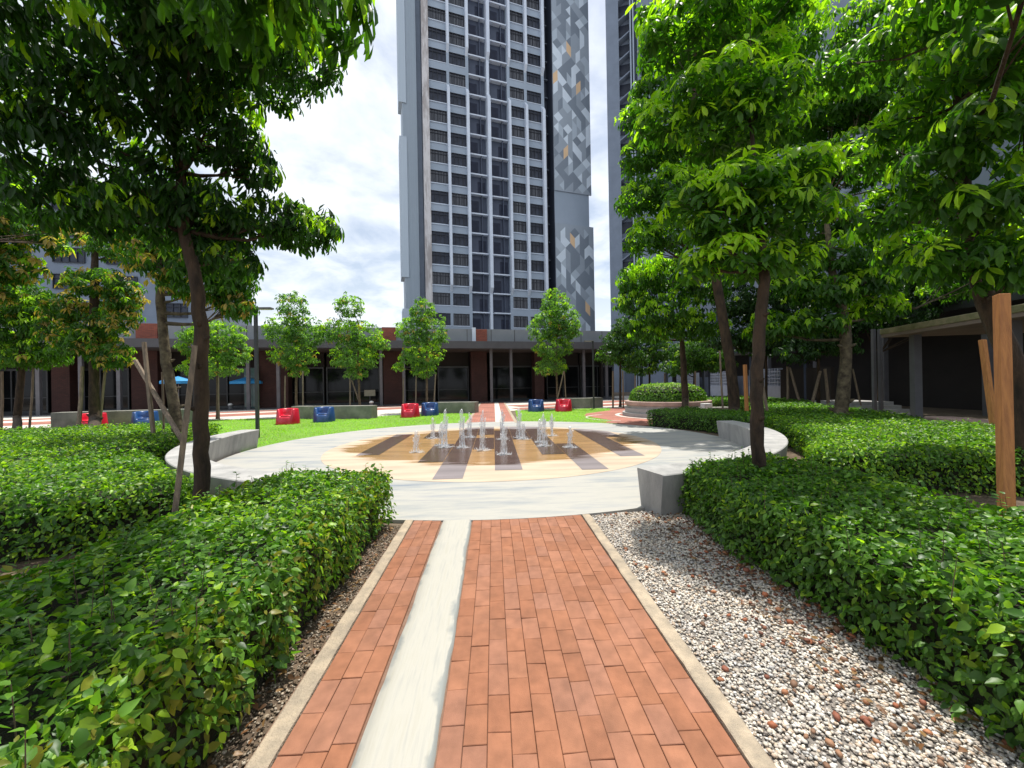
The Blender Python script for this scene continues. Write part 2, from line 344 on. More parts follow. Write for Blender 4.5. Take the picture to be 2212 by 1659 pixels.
def foliage(tiers, L, whorl=7, dens=1.0, young=.25, rust=0.0, lod=0, wl=.34, droop=(15, 60), base='mid', splay=.12):
    """rosettes of leaves spread through a set of flattened clumps; returns per-leaf arrays and the rosette centres"""
    Ps, Ds, Ns, Ls, Ws, Cs, WH = [], [], [], [], [], [], []
    for (c, r) in tiers:
        r = np.array(r); area = (r[0]*r[1]+r[1]*r[2]+r[0]*r[2])*4.2
        n = max(6, int(dens*3.6*area/(L*L*2.6)))
        u = unit(rng.normal(size=(n, 3))); u[:, 2] = np.where(u[:, 2] < 0, u[:, 2]*.7, u[:, 2])
        rad = rng.uniform(.25, 1.0, n)**.45
        bump = 1 + .22*noise2(u, 3.2, int(abs(c[0]*77+c[2]*31))+5)
        w = np.array(c)+u*r*(rad*bump)[:, None]
        WH.append(w)
        for j in range(whorl):
            az = 2*PI*j/whorl + rng.uniform(0, 6.28, n)*.0 + rng.normal(0, .22, n) + (w[:, 0]*9.1+w[:, 1]*7.7)
            ph = np.radians(rng.uniform(droop[0], droop[1], n))
            # axis leans outward from clump
            ax = unit(np.array([0, 0, 1.0])+u*np.array([.75, .75, .25]))
            t1 = unit(np.cross(ax, np.array([.3, 1, .1]))); t2 = np.cross(ax, t1)
            rad_d = t1*np.cos(az)[:, None]+t2*np.sin(az)[:, None]
            D = unit(rad_d*np.cos(ph)[:, None]-ax*(np.sin(ph)*.55)[:, None]+np.array([0, 0, -1])*(np.sin(ph)*.55)[:, None])
            Nn = unit(ax+rng.normal(0, .25, (n, 3)))
            l = L*rng.uniform(.65, 1.15, n)
            Ps.append(w+D*(l*splay)[:, None]+rng.normal(0, L*.12, (n, 3))); Ds.append(D); Ns.append(Nn); Ls.append(l); Ws.append(l*wl*rng.uniform(.85, 1.15, n))
            if j == 0:
                col = pick(base, n)
                pv = noise2(w, 2.2, 3)*.5+.5
                yy = (rng.random(n) < young*2*pv*(rad > .72)*(u[:, 2] > -.15)); col[yy] = pick('young', yy.sum())
                ry = rng.random(n) < rust*(rad > .6); col[ry] = pick('rust', ry.sum())
            Cs.append(col*rng.uniform(.8, 1.2, n)[:, None])
    cat = np.concatenate
    return cat(Ps), cat(Ds), cat(Ns), cat(Ls), cat(Ws), cat(Cs), cat(WH)

def tier(x, y, Z, rx, rz, ry=None):
    c = at(x, y, Z); k = Z/FPX
    return (tuple(c), (rx*k, (ry if ry else rx*k*.9), rz*k))
def tree(name, trunk, radii, tiers, L, label, group=None, bark='bark', leafm='leaf', limbs=True, seg=10, knots=0, **fk):
    base = Vector(trunk[0]); root = empty(name, base, 0, label, 'tree', group)
    def rel(p): return Vector(p)-base
    # trunk with gentle irregularity
    pts = []; rs = []
    for i in range(len(trunk)-1):
        a, b = Vector(trunk[i]), Vector(trunk[i+1])
        for k in range(5):
            t = k/5; q = a.lerp(b, t); q += Vector((random.gauss(0, .006), random.gauss(0, .006), 0))
            pts.append(rel(q)); rs.append((radii[i]*(1-t)+radii[i+1]*t)*random.uniform(.97, 1.04))
    pts.append(rel(trunk[-1])); rs.append(radii[-1])
    rs[0] *= 1.25; rs[1] *= 1.08
    tb = MB().tube(pts, rs, seg)
    for k in range(knots):
        i = random.randint(2, len(pts)//2+2); a = random.uniform(0, 6.28); d = Vector((math.cos(a), math.sin(a), .5))
        tb.tube([pts[i]+d*rs[i]*.5, pts[i]+d*rs[i]*1.25, pts[i]+d*rs[i]*1.7], [rs[i]*.5, rs[i]*.32, rs[i]*.12], 6)
    tb.build('trunk', M[bark], root, smooth=True)
    P, D, Nn, Ls, W, Cc, WH = foliage(tiers, L, **fk)
    if limbs:
        lb = MB(); ptsn = [Vector(p) for p in pts]
        off = 0
        for (c, r) in tiers:
            cc = Vector(c)-base
            cand = [i for i, p in enumerate(ptsn) if p.z < cc.z-.1*abs(r[2])] or [0]
            i = min(cand, key=lambda q: (ptsn[q]-cc).length + .8*abs(cc.z-r[2]*.9-ptsn[q].z))
            s = ptsn[i]; md = s.lerp(cc, .5)+Vector((0, 0, -.12*(cc-s).length)); r0 = min(rs[i]*.55, .02+.018*(cc-s).length)
            lb.tube([s, s.lerp(md, .5)+Vector((0, 0, -.02)), md, cc], [r0, r0*.8, r0*.6, r0*.25], 6)
            for _ in range(7):
                u = Vector((random.gauss(0, 1), random.gauss(0, 1), random.gauss(.2, .6))).normalized()
                e = cc+Vector((u.x*r[0], u.y*r[1], u.z*r[2]))*.8
                st = md.lerp(cc, random.random())
                lb.tube([st, st.lerp(e, .55)+Vector((0, 0, .05*r[2])), e], [r0*.32, r0*.2, r0*.08], 4, cap=False)
        lb.build('branches', M[bark], root, smooth=True)
    me = leaf_mesh('crown', P-np.array(base), D, Nn, Ls, W, Cc, M[leafm], lod=fk.get('lod', 0), droop=.22, fold=.3, shape=1)
    o = bpy.data.objects.new('crown', me); C.objects.link(o); o.parent = root
    return root

# ---- hedges
def in_poly(P, poly):
    x, y = P[:, 0], P[:, 1]; ins = np.zeros(len(P), bool); n = len(poly)
    for i in range(n):
        x1, y1 = poly[i]; x2, y2 = poly[(i+1) % n]
        c = ((y1 > y) != (y2 > y)) & (x < (x2-x1)*(y-y1)/(y2-y1+1e-12)+x1); ins ^= c
    return ins
def edge_dist(P, poly):
    d = np.full(len(P), 1e9); n = len(poly)
    for i in range(n):
        a = np.array(poly[i]); b = np.array(poly[(i+1) % n]); ab = b-a
        t = np.clip(((P-a)@ab)/(ab@ab), 0, 1); d = np.minimum(d, np.linalg.norm(P-(a+t[:, None]*ab), axis=1))
    return d
def hedge(poly, h, L, label, dens=1.0, z0=0.0, lod=0, base='hedge', young=.12, seed=1, sprigs=40, rnd=.12, group='clipped green hedges', near=None, name='hedge', cat='hedge', yedge=0.0):
    """near: function(P)->keep probability, thins what stands far off or behind the camera"""
    poly = [tuple(p) for p in poly]; pa = np.array(poly); mn, mx = pa.min(0), pa.max(0)
    area = .5*abs(sum(poly[i][0]*poly[(i+1) % len(poly)][1]-poly[(i+1) % len(poly)][0]*poly[i][1] for i in range(len(poly))))
    per = sum(math.dist(poly[i], poly[(i+1) % len(poly)]) for i in range(len(poly)))
    la = L*L*.42
    nt = int(dens*3.3*area/la * ((mx-mn).prod()/area)); P2 = rng.uniform(mn, mx, (nt, 2)); P2 = P2[in_poly(P2, poly)]
    ed = edge_dist(P2, poly); hb = h + .075*noise2(P2, 5.0, seed)+.05*noise2(P2, 17.0, seed+1) - rnd*np.clip(1-ed/.16, 0, 1)**2
    T = np.column_stack([P2, z0+hb-rng.random(len(P2))**1.3*.16*min(1, h)])
    NT = np.tile([0, 0, 1.0], (len(T), 1))
    ns = int(dens*3.6*per*h/la); segs = [math.dist(poly[i], poly[(i+1) % len(poly)]) for i in range(len(poly))]
    ii = rng.choice(len(poly), ns, p=np.array(segs)/per); t = rng.random(ns)[:, None]
    A = pa[ii]; B = pa[(ii+1) % len(poly)]; Q = A*(1-t)+B*t; dv = unit(B-A)
    s = sum(poly[i][0]*poly[(i+1) % len(poly)][1]-poly[(i+1) % len(poly)][0]*poly[i][1] for i in range(len(poly)))
    nv = np.column_stack([dv[:, 1], -dv[:, 0]])*(1 if s > 0 else -1)
    zz = rng.uniform(.04, 1, ns)**.85*h
    q3 = np.column_stack([Q*1.0, zz]); out = .08*noise2(q3, 6.0, seed+2)+.03 - rng.random(ns)**1.3*.17 - rnd*.6*np.clip(1-(h-zz)/.14, 0, 1)**2 - .10*np.clip(1-zz/(.25*h), 0, 1)
    Sd = np.column_stack([Q+nv*out[:, None], z0+zz]); NS = np.column_stack([nv, np.full(ns, .45)])
    P = np.vstack([T, Sd]); Nn = np.vstack([NT, NS]); outw = np.vstack([rng.normal(0, 1, (len(T), 3))*[1, 1, .25], np.column_stack([nv, -.5*np.ones(ns)])+rng.normal(0, .7, (ns, 3))])
    if near is not None:
        k = rng.random(len(P)) < near(P); P, Nn, outw = P[k], Nn[k], outw[k]
    n = len(P); Nn = unit(Nn+rng.normal(0, .55, (n, 3))); D = unit(outw - Nn*np.sum(outw*Nn, 1)[:, None])
    D = unit(D+Nn*rng.uniform(-.1, .35, n)[:, None])
    Ls = L*(.42+.80*rng.random(n)**1.2); W = Ls*rng.uniform(.42, .60, n)
    col = pick(base, n); y = rng.random(n) < young*(1+.9*noise2(P, 3.0, seed+4)); col[y] = pick('young', y.sum())*.9
    if yedge:
        e2 = (edge_dist(P[:, :2], poly) < .18) & (rng.random(n) < yedge); col[e2] = pick('yellow', e2.sum())*.85
    col *= rng.uniform(.55, 1.3, n)[:, None]
    # sprigs poking out of the clipped top
    if sprigs:
        cs = P2[rng.choice(len(P2), sprigs)]; sp, sd, sn = [], [], []
        stems = MB()
        for c in cs:
            if near is not None and rng.random() > near(np.array([[c[0], c[1], h]]))[0]: continue
            hh = rng.uniform(.05, .13); tip = Vector((c[0]+rng.normal(0, .02), c[1]+rng.normal(0, .02), z0+h+hh)); b0 = Vector((c[0], c[1], z0+h-.1))
            stems.tube([b0, tip], [.003, .0015], 4, cap=False)
            for k in range(5):
                q = b0.lerp(tip, .55+.11*k); a = rng.uniform(0, 6.28); d = np.array([math.cos(a), math.sin(a), .35])
                sp.append(q); sd.append(d); sn.append((0, 0, 1))
        if sp:
            m = len(sp); sp, sd, sn = np.array(sp), unit(np.array(sd)), np.array(sn, float)
            P = np.vstack([P, sp]); D = np.vstack([D, sd]); Nn = np.vstack([Nn, unit(sn+rng.normal(0, .2, (m, 3)))])
            l = L*rng.uniform(.55, .9, m); Ls = np.concatenate([Ls, l]); W = np.concatenate([W, l*.5]); col = np.vstack([col, pick('hedge', m)])
    bx, by = pa.mean(0); root = empty(name, (bx, by, z0), 0, label, cat, group)
    org = np.array([bx, by, z0])
    o = bpy.data.objects.new('foliage', leaf_mesh('foliage', P-org, D, Nn, Ls, W, col, M['leaf_hedge'], lod=lod, droop=.15, fold=.35)); C.objects.link(o); o.parent = root
    cen = pa.mean(0); ip = [tuple(cen+(np.array(p)-cen)*(1-.17/max(.2, np.linalg.norm(np.array(p)-cen)))-org[:2]) for p in poly]
    cb = MB().prism(ip, 0, h-.15)
    cb.build('shade_core', M['leaf_core'], root)  # solid dark block added inside so the leaf gaps look shaded
    if sprigs and stems.v:
        so = stems.build('stem', M['bark_young'], root, kind='stuff'); so.data.transform(Matrix.Translation((-bx, -by, -z0)))
    return root

# ================================================================== THE SETTING
CX, CY = 0.0, 10.3; EA, EB = 6.2, 5.83
def ell(a, b, t, cx=CX, cy=CY): return (cx+a*math.sin(t), cy-b*math.cos(t))     # t=0 nearest the camera
sheet('ground', [(-400, -60), (400, -60), (400, 500), (-400, 500)], 0.0, M['ground'])
sheet('lawn', [(-1.1, 15.5), (-1.1, 21.3), (-3.8, 22.1), (-6, 20.6), (-10, 20.9), (-15, 20.6), (-19, 18.9), (-15, 13), (-9.8, 11.4), (-7.2, 10.6), (-5, 9)], .02, M['lawn'])
sheet('lawn', [(.95, 15.0), (4.6, 14.2), (4.9, 15.6), (4.45, 17.2), (4.3, 18.4), (4.7, 19.6), (6.5, 21.5), (7.0, 23.2), (4, 23.4), (1.25, 23.0)], .02, M['lawn'])
# paved forecourt between the lawn and the low building
sheet('paving', [(-45, 10), (-19, 18.9), (-15, 20.6), (-10, 20.9), (-6, 20.6), (-3.8, 22.1), (-1.1, 21.3), (-1.1, 23), (1.25, 23), (4, 23.4), (7, 23.2), (9.5, 24.5), (15, 30), (16, 44), (-45, 40)], .008, M['walk'])
for i, (a, b, w) in enumerate([((-40, 14), (-1.3, 30.5), 2.6), ((-40, 19.5), (-1.3, 33), 1.3), ((1.4, 24.5), (14.5, 29.2), 1.8), ((1.4, 27.6), (15, 33.5), 2.2)]):
    d = (Vector(b)-Vector(a)).normalized(); n = Vector((-d.y, d.x))*w/2
    sheet('brick_paving', [tuple(Vector(a)-n), tuple(Vector(b)-n), tuple(Vector(b)+n), tuple(Vector(a)+n)], .014+.004*i, M['paver_far'])
# far path: two brick lanes with a cement band
sheet('brick_path', [(-1.05, 15.9), (.05, 15.9), (.05, 33.2), (-1.05, 33.0)], .036, M['paver_far'])
sheet('cement_band', [(.05, 15.9), (.37, 15.9), (.40, 33.3), (.05, 33.3)], .034, M['walk'])
sheet('brick_path', [(.37, 15.9), (.82, 15.9), (.82, 33.3), (.40, 33.3)], .036, M['paver_far'])
MB().box(-1.17, 15.6, 0, -1.05, 33, .045).build('kerb', M['kerb'], kind='structure')
MB().box(.82, 15.6, 0, .95, 33.2, .045).build('kerb', M['kerb'], kind='structure')
# red brick walk sweeping round the raised planter
sheet('brick_path', [(4.15, 15.2), (5.3, 13.6), (7.6, 14.0), (10, 15.2), (10.8, 19), (11, 23.5), (9.5, 24.5), (7.0, 23.2), (6.5, 21.5), (4.7, 19.6), (4.3, 18.4), (4.45, 17.2), (4.9, 15.6)], .026, M['paver_far'])
arc = MB()
def band(mb, cx, cy, r0, r1, a0, a1, z, n=32):
    vs = []; fs = []
    for i in range(n+1):
        a = a0+(a1-a0)*i/n; vs += [(cx+r0*math.cos(a), cy+r0*math.sin(a), z), (cx+r1*math.cos(a), cy+r1*math.sin(a), z)]
    fs = [(2*i, 2*i+1, 2*i+3, 2*i+2) for i in range(n)]; return mb.add(vs, fs)
band(arc, 8.05, 17.75, 2.15, 2.35, PI*.75, PI*1.75, .034); band(arc, 5.9, 17.0, 1.72, 1.84, PI*.62, PI*1.35, .034)
arc.build('cement_band', M['walk'], kind='structure')
# plaza: a concrete disc, a real 5 cm above the planting soil
def disc(name, a, b, z0, z1, m, n=128, cy=CY):
    poly = [ell(a, b, 2*PI*i/n, CX, cy) for i in range(n)]; return MB().prism(poly, z0, z1).build(name, m, kind='structure')
disc('plaza', EA, EB, 0, .040, M['ring'])
disc('plaza_inset', 4.1, 4.0, .0405, .044, M['tile_y'], cy=10.2)
# stencilled stripes
dk = MB()
def cell(x0, x1, y0, y1):
    # clip to the inset circle, in slices
    n = 14; top = []; bot = []
    for i in range(n+1):
        x = x0+(x1-x0)*i/n; s = 3.93*math.sqrt(max(0, 1-(x/4.05)**2)); lo, hi = 10.2-s, 10.2+s
        bot.append((x, max(y0, lo))); top.append((x, min(y1, hi)))
    vs = [(x, y, .048) for x, y in bot]+[(x, y, .048) for x, y in top]
    dk.add(vs, [(i, i+1, n+2+i, n+1+i) for i in range(n) if top[i][1] > bot[i][1] and top[i+1][1] > bot[i+1][1]])
for a in [(-3.12, -2.60, 8.9, 12.6), (-2.08, -1.565, 11.5, 13.05), (-1.555, -1.045, 7.9, 10.3), (-1.035, -.535, 6.45, 14.2), (-.525, -.01, 9.32, 11.3), (-.525, -.01, 11.95, 14.2),
          (.0, .50, 7.0, 12.4), (.2, .5, 12.4, 14.2), (.51, 1.02, 10.82, 14.2), (1.03, 1.54, 8.42, 14.2), (1.55, 2.03, 6.85, 9.9), (2.62, 3.14, 8.0, 12.95), (3.15, 3.6, 10.9, 12.9), (-.0, .2, 12.4, 13.0)]: cell(*a)
dk.build('plaza_stripes', M['tile_d'], kind='structure')
# the near path: individually laid pavers, a cement band and two kerbs
bk = MB(); ys_far = lambda x: CY-EB*math.sqrt(1-(x/EA)**2)-.004
def paver(x0, x1, y0, y1):
    if y1-y0 < .02: return
    t = .040+random.gauss(0, .0011); g = .0012; tilt = random.gauss(0, .0009); c = .0024
    h = random.random(); base = ((.300, .132, .074), (.314, .142, .082), (.318, .147, .089), (.292, .126, .070), (.305, .145, .092))[int(h*5)]
    k = random.uniform(.92, 1.07); col = tuple(v*k for v in base)
    x0 += g; x1 -= g; y0 += g; y1 -= g
    vs = [(x0, y0, 0), (x1, y0, 0), (x1, y1, 0), (x0, y1, 0), (x0, y0, t-c-tilt), (x1, y0, t-c+tilt), (x1, y1, t-c+tilt), (x0, y1, t-c-tilt), (x0+c, y0+c, t-tilt), (x1-c, y0+c, t+tilt), (x1-c, y1-c, t+tilt), (x0+c, y1-c, t-tilt)]
    bk.add(vs, [(0, 1, 5, 4), (1, 2, 6, 5), (2, 3, 7, 6), (3, 0, 4, 7), (4, 5, 9, 8), (5, 6, 10, 9), (6, 7, 11, 10), (7, 4, 8, 11), (8, 9, 10, 11)], 0, col)
def lane(x0, x1, n):
    w = (x1-x0)/n
    for i in range(n):
        a = x0+i*w; b = a+w; y = -3.2+random.choice([0, .105, .05, .16])+random.uniform(-.01, .01)
        ye = ys_far((a+b)/2)-.001
        while y < ye:
            l = .21+random.gauss(0, .0015)
            paver(a, b, y, min(y+l, ye)); y += l
lane(-.94, -.625, 3); lane(-.265, 1.0, 12)
bk.build('brick_path', M['brick'], kind='structure')
sheet('path_bed', [(-1.06, -3.3), (1.12, -3.3), (1.12, 4.50), (-1.06, 4.50)], .022, mat('joint_sand', (.15, .085, .058), (.21, .13, .09), .95, 20))
# cement band with slightly wandering edges
st = MB(); n = 90; xs = []
for i in range(n+1):
    y = -3.2+(ys_far(-.44)+.004+3.2)*i/n
    wl = .004*math.sin(y*3.1)+.002*math.sin(y*9.3+1)+random.gauss(0, .0016); wr = .005*math.sin(y*2.3+2)+.003*math.sin(y*8+.5)+random.gauss(0, .0018)
    row = [(-.622+wl, .0), (-.600+wl, .0455), (-.52, .0465), (-.36, .0465), (-.30+wr*2, .0462), (-.285+wr, .0455), (-.266+wr, .0)]
    xs.append(row)
    for j, (x, z) in enumerate(row): st.v.append((x, y, z)); st.c.append(g3([.50, .44, .12, .12, .34, .60, .62][j]))
for i in range(n):
    for j in range(6): st.f.append((i*7+j, i*7+j+1, (i+1)*7+j+1, (i+1)*7+j)); st.m.append(0)
st.build('cement_band', M['strip'], kind='structure', smooth=True)
def kerbline(x0, x1):
    mb = MB(); n = 60; prev = None
    for i in range(n+1):
        y = -3.2+(4.52+3.2)*i/n; a = random.gauss(0, .0022); b = random.gauss(0, .0022); z = .052+random.gauss(0, .0012)
        mb.v += [(x0+a, y, 0), (x0+a+.006, y, z-.004), (x0+a+.014, y, z), (x1+b-.012, y, z), (x1+b-.004, y, z-.005), (x1+b, y, 0)]
    for i in range(n):
        for j in range(5): mb.f.append((i*6+j, i*6+j+1, (i+1)*6+j+1, (i+1)*6+j)); mb.m.append(0)
    e = n*6; mb.f += [(0, 1, 2, 3, 4, 5), (e, e+5, e+4, e+3, e+2, e+1)]; mb.m += [0, 0]
    mb.build('kerb', M['kerb'], kind='structure')
kerbline(-1.045, -.942); kerbline(1.002, 1.105)
sheet('soil_bed', [(-1.05, -3), (-1.05, 4.47), (-3.3, 4.9), (-9, 8.5), (-14, 12), (-20, 10), (-20, -3)], .006, M['soil'])
sheet('soil_bed', [(1.9, -3), (16, -3), (17, 30), (11, 24), (10.6, 16), (7.6, 14), (5.5, 13.4), (6.3, 10.3), (5.6, 7.4), (4.0, 5.4), (2.2, 4.4)], .010, M['soil'])

# gravel: pebbles one can see, heaped in one bed
def pebbles(name, n, xr, yr, sz, cols, zb=.018, jit=1.0, keep=None, smooth=True):
    x = rng.uniform(*xr, n); y = yr[0]+(yr[1]-yr[0])*rng.random(n)**1.25
    if keep is not None: k = keep(x, y); x, y = x[k], y[k]
    n = len(x)
    ph = (1+5**.5)/2; ico = unit(np.array([(-1, ph, 0), (1, ph, 0), (-1, -ph, 0), (1, -ph, 0), (0, -1, ph), (0, 1, ph), (0, -1, -ph), (0, 1, -ph), (ph, 0, -1), (ph, 0, 1), (-ph, 0, -1), (-ph, 0, 1)], float))
    F = np.array([(0, 11, 5), (0, 5, 1), (0, 1, 7), (0, 7, 10), (0, 10, 11), (1, 5, 9), (5, 11, 4), (11, 10, 2), (10, 7, 6), (7, 1, 8), (3, 9, 4), (3, 4, 2), (3, 2, 6), (3, 6, 8), (3, 8, 9), (4, 9, 5), (2, 4, 11), (6, 2, 10), (8, 6, 7), (9, 8, 1)])
    s = rng.uniform(sz[0], sz[1], n)*(.75+.5*rng.random(n)**3); sc3 = np.column_stack([s*rng.uniform(.8, 1.35, n), s*rng.uniform(.8, 1.2, n), s*rng.uniform(.45, .8, n)])
    V = ico[None]*(1+rng.normal(0, .17, (n, 12, 1)))*sc3[:, None, :]
    a = rng.uniform(0, 6.28, n); ca, sa = np.cos(a)[:, None], np.sin(a)[:, None]
    V = np.stack([V[..., 0]*ca-V[..., 1]*sa, V[..., 0]*sa+V[..., 1]*ca, V[..., 2]], -1)
    V += np.column_stack([x, y, zb+rng.uniform(0, .010, n)])[:, None]
    me = bpy.data.meshes.new(name); me.vertices.add(n*12); me.vertices.foreach_set('co', V.astype(np.float32).ravel())
    LI = (np.arange(n)[:, None]*12+F.ravel()[None]).astype(np.int32).ravel(); me.loops.add(len(LI)); me.loops.foreach_set('vertex_index', LI)
    me.polygons.add(n*20); me.polygons.foreach_set('loop_start', np.arange(0, n*60, 3, dtype=np.int32)); me.polygons.foreach_set('loop_total', np.full(n*20, 3, np.int32))
    me.polygons.foreach_set('use_smooth', np.ones(n*20, bool)); me.update(calc_edges=True)
    cc = np.array(cols)[rng.integers(0, len(cols), n)]*rng.uniform(.75, 1.15, n)[:, None]
    at_ = me.color_attributes.new('col', 'FLOAT_COLOR', 'POINT'); q = np.ones((n, 12, 4), np.float32); q[:, :, :3] = cc[:, None]; at_.data.foreach_set('color', q.ravel())
    me.materials.append(M['stone']); o = bpy.data.objects.new(name, me); C.objects.link(o); return o
inring = lambda x, y: ((x/EA)**2+((y-CY)/EB)**2 > 1.012)
sheet('gravel_bed', [(1.10, -3), (2.6, -3), (2.6, 4.0), (2.15, 4.55), (1.10, 4.50)], .014, mat('gravel_bed', (.30, .27, .24), (.16, .14, .12), .95, 60, 1, 90))
tag(pebbles('gravel', 33000, (1.11, 2.62), (.7, 4.62), (.006, .0118), [(.66, .61, .53), (.60, .53, .43), (.48, .46, .43), (.70, .63, .52), (.40, .35, .30), (.72, .69, .63), (.54, .42, .31), (.62, .57, .50)], keep=inring),
    'pale mixed gravel beside the brick path', 'gravel', kind='stuff')
tag(pebbles('pebbles', 460, (1.14, 2.6), (.9, 4.6), (.010, .024), [(.33, .11, .05), (.26, .09, .05), (.40, .17, .08), (.30, .16, .09), (.22, .12, .07)], zb=.030, keep=lambda x, y: inring(x, y) & (rng.random(len(x)) < .35+.65*(x-1.1)/1.3)),
    'reddish brown stones strewn over the pale gravel', 'pebbles', kind='stuff')
tag(pebbles('pebbles', 900, (1.5, 2.5), (2.2, 4.6), (.007, .015), [(.16, .06, .035), (.22, .09, .05), (.10, .06, .04), (.28, .12, .07)], zb=.030, keep=lambda x, y: inring(x, y) & (rng.random(len(x)) < np.clip((x-1.45)*1.6, .05, 1))),
    'dark red stones gathered by the hedge foot near the block bench', 'pebbles', kind='stuff')
tag(pebbles('pebbles', 4200, (-1.30, -1.04), (.6, 4.46), (.004, .010), [(.30, .24, .17), (.20, .15, .10), (.42, .36, .28), (.12, .09, .06)], zb=.008),
    'gritty soil crumbs along the hedge beside the kerb', 'soil crumbs', kind='stuff')
# dead leaves on the soil strip and gravel
def litter(n, xr, yr, label):
    P = np.column_stack([rng.uniform(*xr, n), rng.uniform(*yr, n), rng.uniform(.03, .05, n)]); k = inring(P[:, 0], P[:, 1]); P = P[k]; n = len(P)
    a = rng.uniform(0, 6.28, n); D = unit(np.column_stack([np.cos(a), np.sin(a), rng.normal(0, .15, n)])); Nn = unit(np.array([0, 0, 1])+rng.normal(0, .35, (n, 3)))
    l = rng.uniform(.025, .055, n); col = np.array([(.17, .08, .035), (.24, .14, .06), (.10, .055, .03)])[rng.integers(0, 3, n)]
    o = bpy.data.objects.new('leaf_litter', leaf_mesh('leaf_litter', P, D, Nn, l, l*.45, col, M['leaf_dark'])); C.objects.link(o)
    tag(o, label, 'leaf litter', kind='stuff')
litter(330, (-1.34, -1.05), (.8, 4.4), 'dry brown leaves on the soil beside the left kerb')
litter(480, (1.7, 2.4), (1.0, 4.5), 'dry brown leaves caught under the hedge by the gravel')

# grass blades over the lawn
def grass():
    n = 90000; polys = [[(-1.2, 16.2), (-1.2, 21.2), (-3.8, 22.0), (-6, 20.5), (-10, 20.8), (-15, 20.5), (-15, 13), (-9.8, 11.4), (-7.2, 10.6), (-6.2, 11)], [(.98, 16.1), (4.3, 14.9), (4.8, 15.6), (4.4, 17.2), (4.3, 18.4), (4.7, 19.6), (6.5, 21.5), (7.0, 23.1), (4, 23.3), (1.25, 22.9)]]
    P = np.column_stack([rng.uniform(-15, 7, n), 10+13.5*rng.random(n)**1.3]); k = (in_poly(P, polys[0]) | in_poly(P, polys[1])) & ((P[:, 0]/6.28)**2+((P[:, 1]-CY)/5.9)**2 > 1)
    P = P[k]; n = len(P); P = np.column_stack([P, np.full(n, .015)]); a = rng.uniform(0, 6.28, n)
    D = unit(np.column_stack([np.cos(a)*.6, np.sin(a)*.6, np.ones(n)])); Nn = unit(np.column_stack([-np.cos(a), -np.sin(a), np.full(n, .6)]))
    l = rng.uniform(.035, .075, n)*(1+.3*noise2(P[:, :2], 2, 9)); col = np.array([(.22, .40, .05)])*rng.uniform(.65, 1.3, n)[:, None]*(1+.25*noise2(P[:, :2], 1.3, 4))[:, None]
    col[rng.random(n) < .06] = (.30, .30, .09)
    o = bpy.data.objects.new('grass', leaf_mesh('grass', P, D, Nn, l, l*.28, col, M['leaf_hedge'], lod=1)); C.objects.link(o)
    tag(o, 'short bright green grass on the lawn behind the fountain', 'grass', kind='stuff')
grass()

# ================================================================== BENCHES
def arc_bench(t0, t1, a, b, label, h=.505, w=.46, lean=.07):
    mb = MB(); n = 40
    for i in range(n+1):
        t = t0+(t1-t0)*i/n
        prof = [(lean, 0.0), (0, h-.012), (.012, h), (w-.012, h), (w, h-.012), (w-.05, 0)]
        for o, z in prof:
            x, y = ell(a+o, b+o, t); mb.v.append((x, y, z+.002))
    for i in range(n):
        for j in range(6): mb.f.append((i*6+j, i*6+(j+1) % 6, (i+1)*6+(j+1) % 6, (i+1)*6+j)); mb.m.append(0)
    e = n*6; mb.f += [tuple(range(6))[::-1], tuple(e+j for j in range(6))]; mb.m += [0, 0]
    x, y = ell(a, b, t0); o = mb.build('curved_bench', M['bench'], label=label, cat='bench', group='curved concrete benches round the plaza')
    o.location = (x, y, 0); o.data.transform(Matrix.Translation((-x, -y, 0))); return o
arc_bench(R(17.5), R(89), 5.98, 5.72, 'curved grey concrete bench with square block end beside the gravel')
arc_bench(R(-93), R(-19), 6.22, 5.76, 'curved grey concrete bench behind the dark tree trunk next to lamp post')

def wall_bench(pts, w, h, label, m='darkbench'):
    mb = MB(); P = [Vector(p) for p in pts]; n = len(P); L_, R_ = [], []
    for i, p in enumerate(P):
        t = (P[min(i+1, n-1)]-P[max(i-1, 0)]).normalized(); q = Vector((-t.y, t.x)); L_.append(p+q*w); R_.append(p)
    poly = [tuple(p) for p in R_]+[tuple(p) for p in L_[::-1]]
    mb.prism([(x-P[0].x, y-P[0].y) for x, y in poly], 0, h)
    o = mb.build('planter_wall', M[m], bevel=.012, label=label, cat='planter wall', group='low concrete planter walls round the lawn'); o.location = (P[0].x, P[0].y, 0)
wall_bench([(-19, 17.6), (-13.6, 18.7)], .6, .70, 'low grey concrete wall behind the left hedges, before the dark shopfront')
wall_bench([(-10.15, 20.0), (-5.9, 19.1)], .55, .66, 'dark concrete wall behind the blue tub chair by the lamp post')
wall_bench([(-3.8, 21.9), (-1.75, 21.6), (-1.05, 21.35)], .6, .64, 'dark concrete wall ending in a pale block beside the far path')
wall_bench([(3.9, 23.9), (5.9, 23.7), (6.9, 24.3)], .6, .64, 'grey concrete wall with a bent end behind the red tub chair')

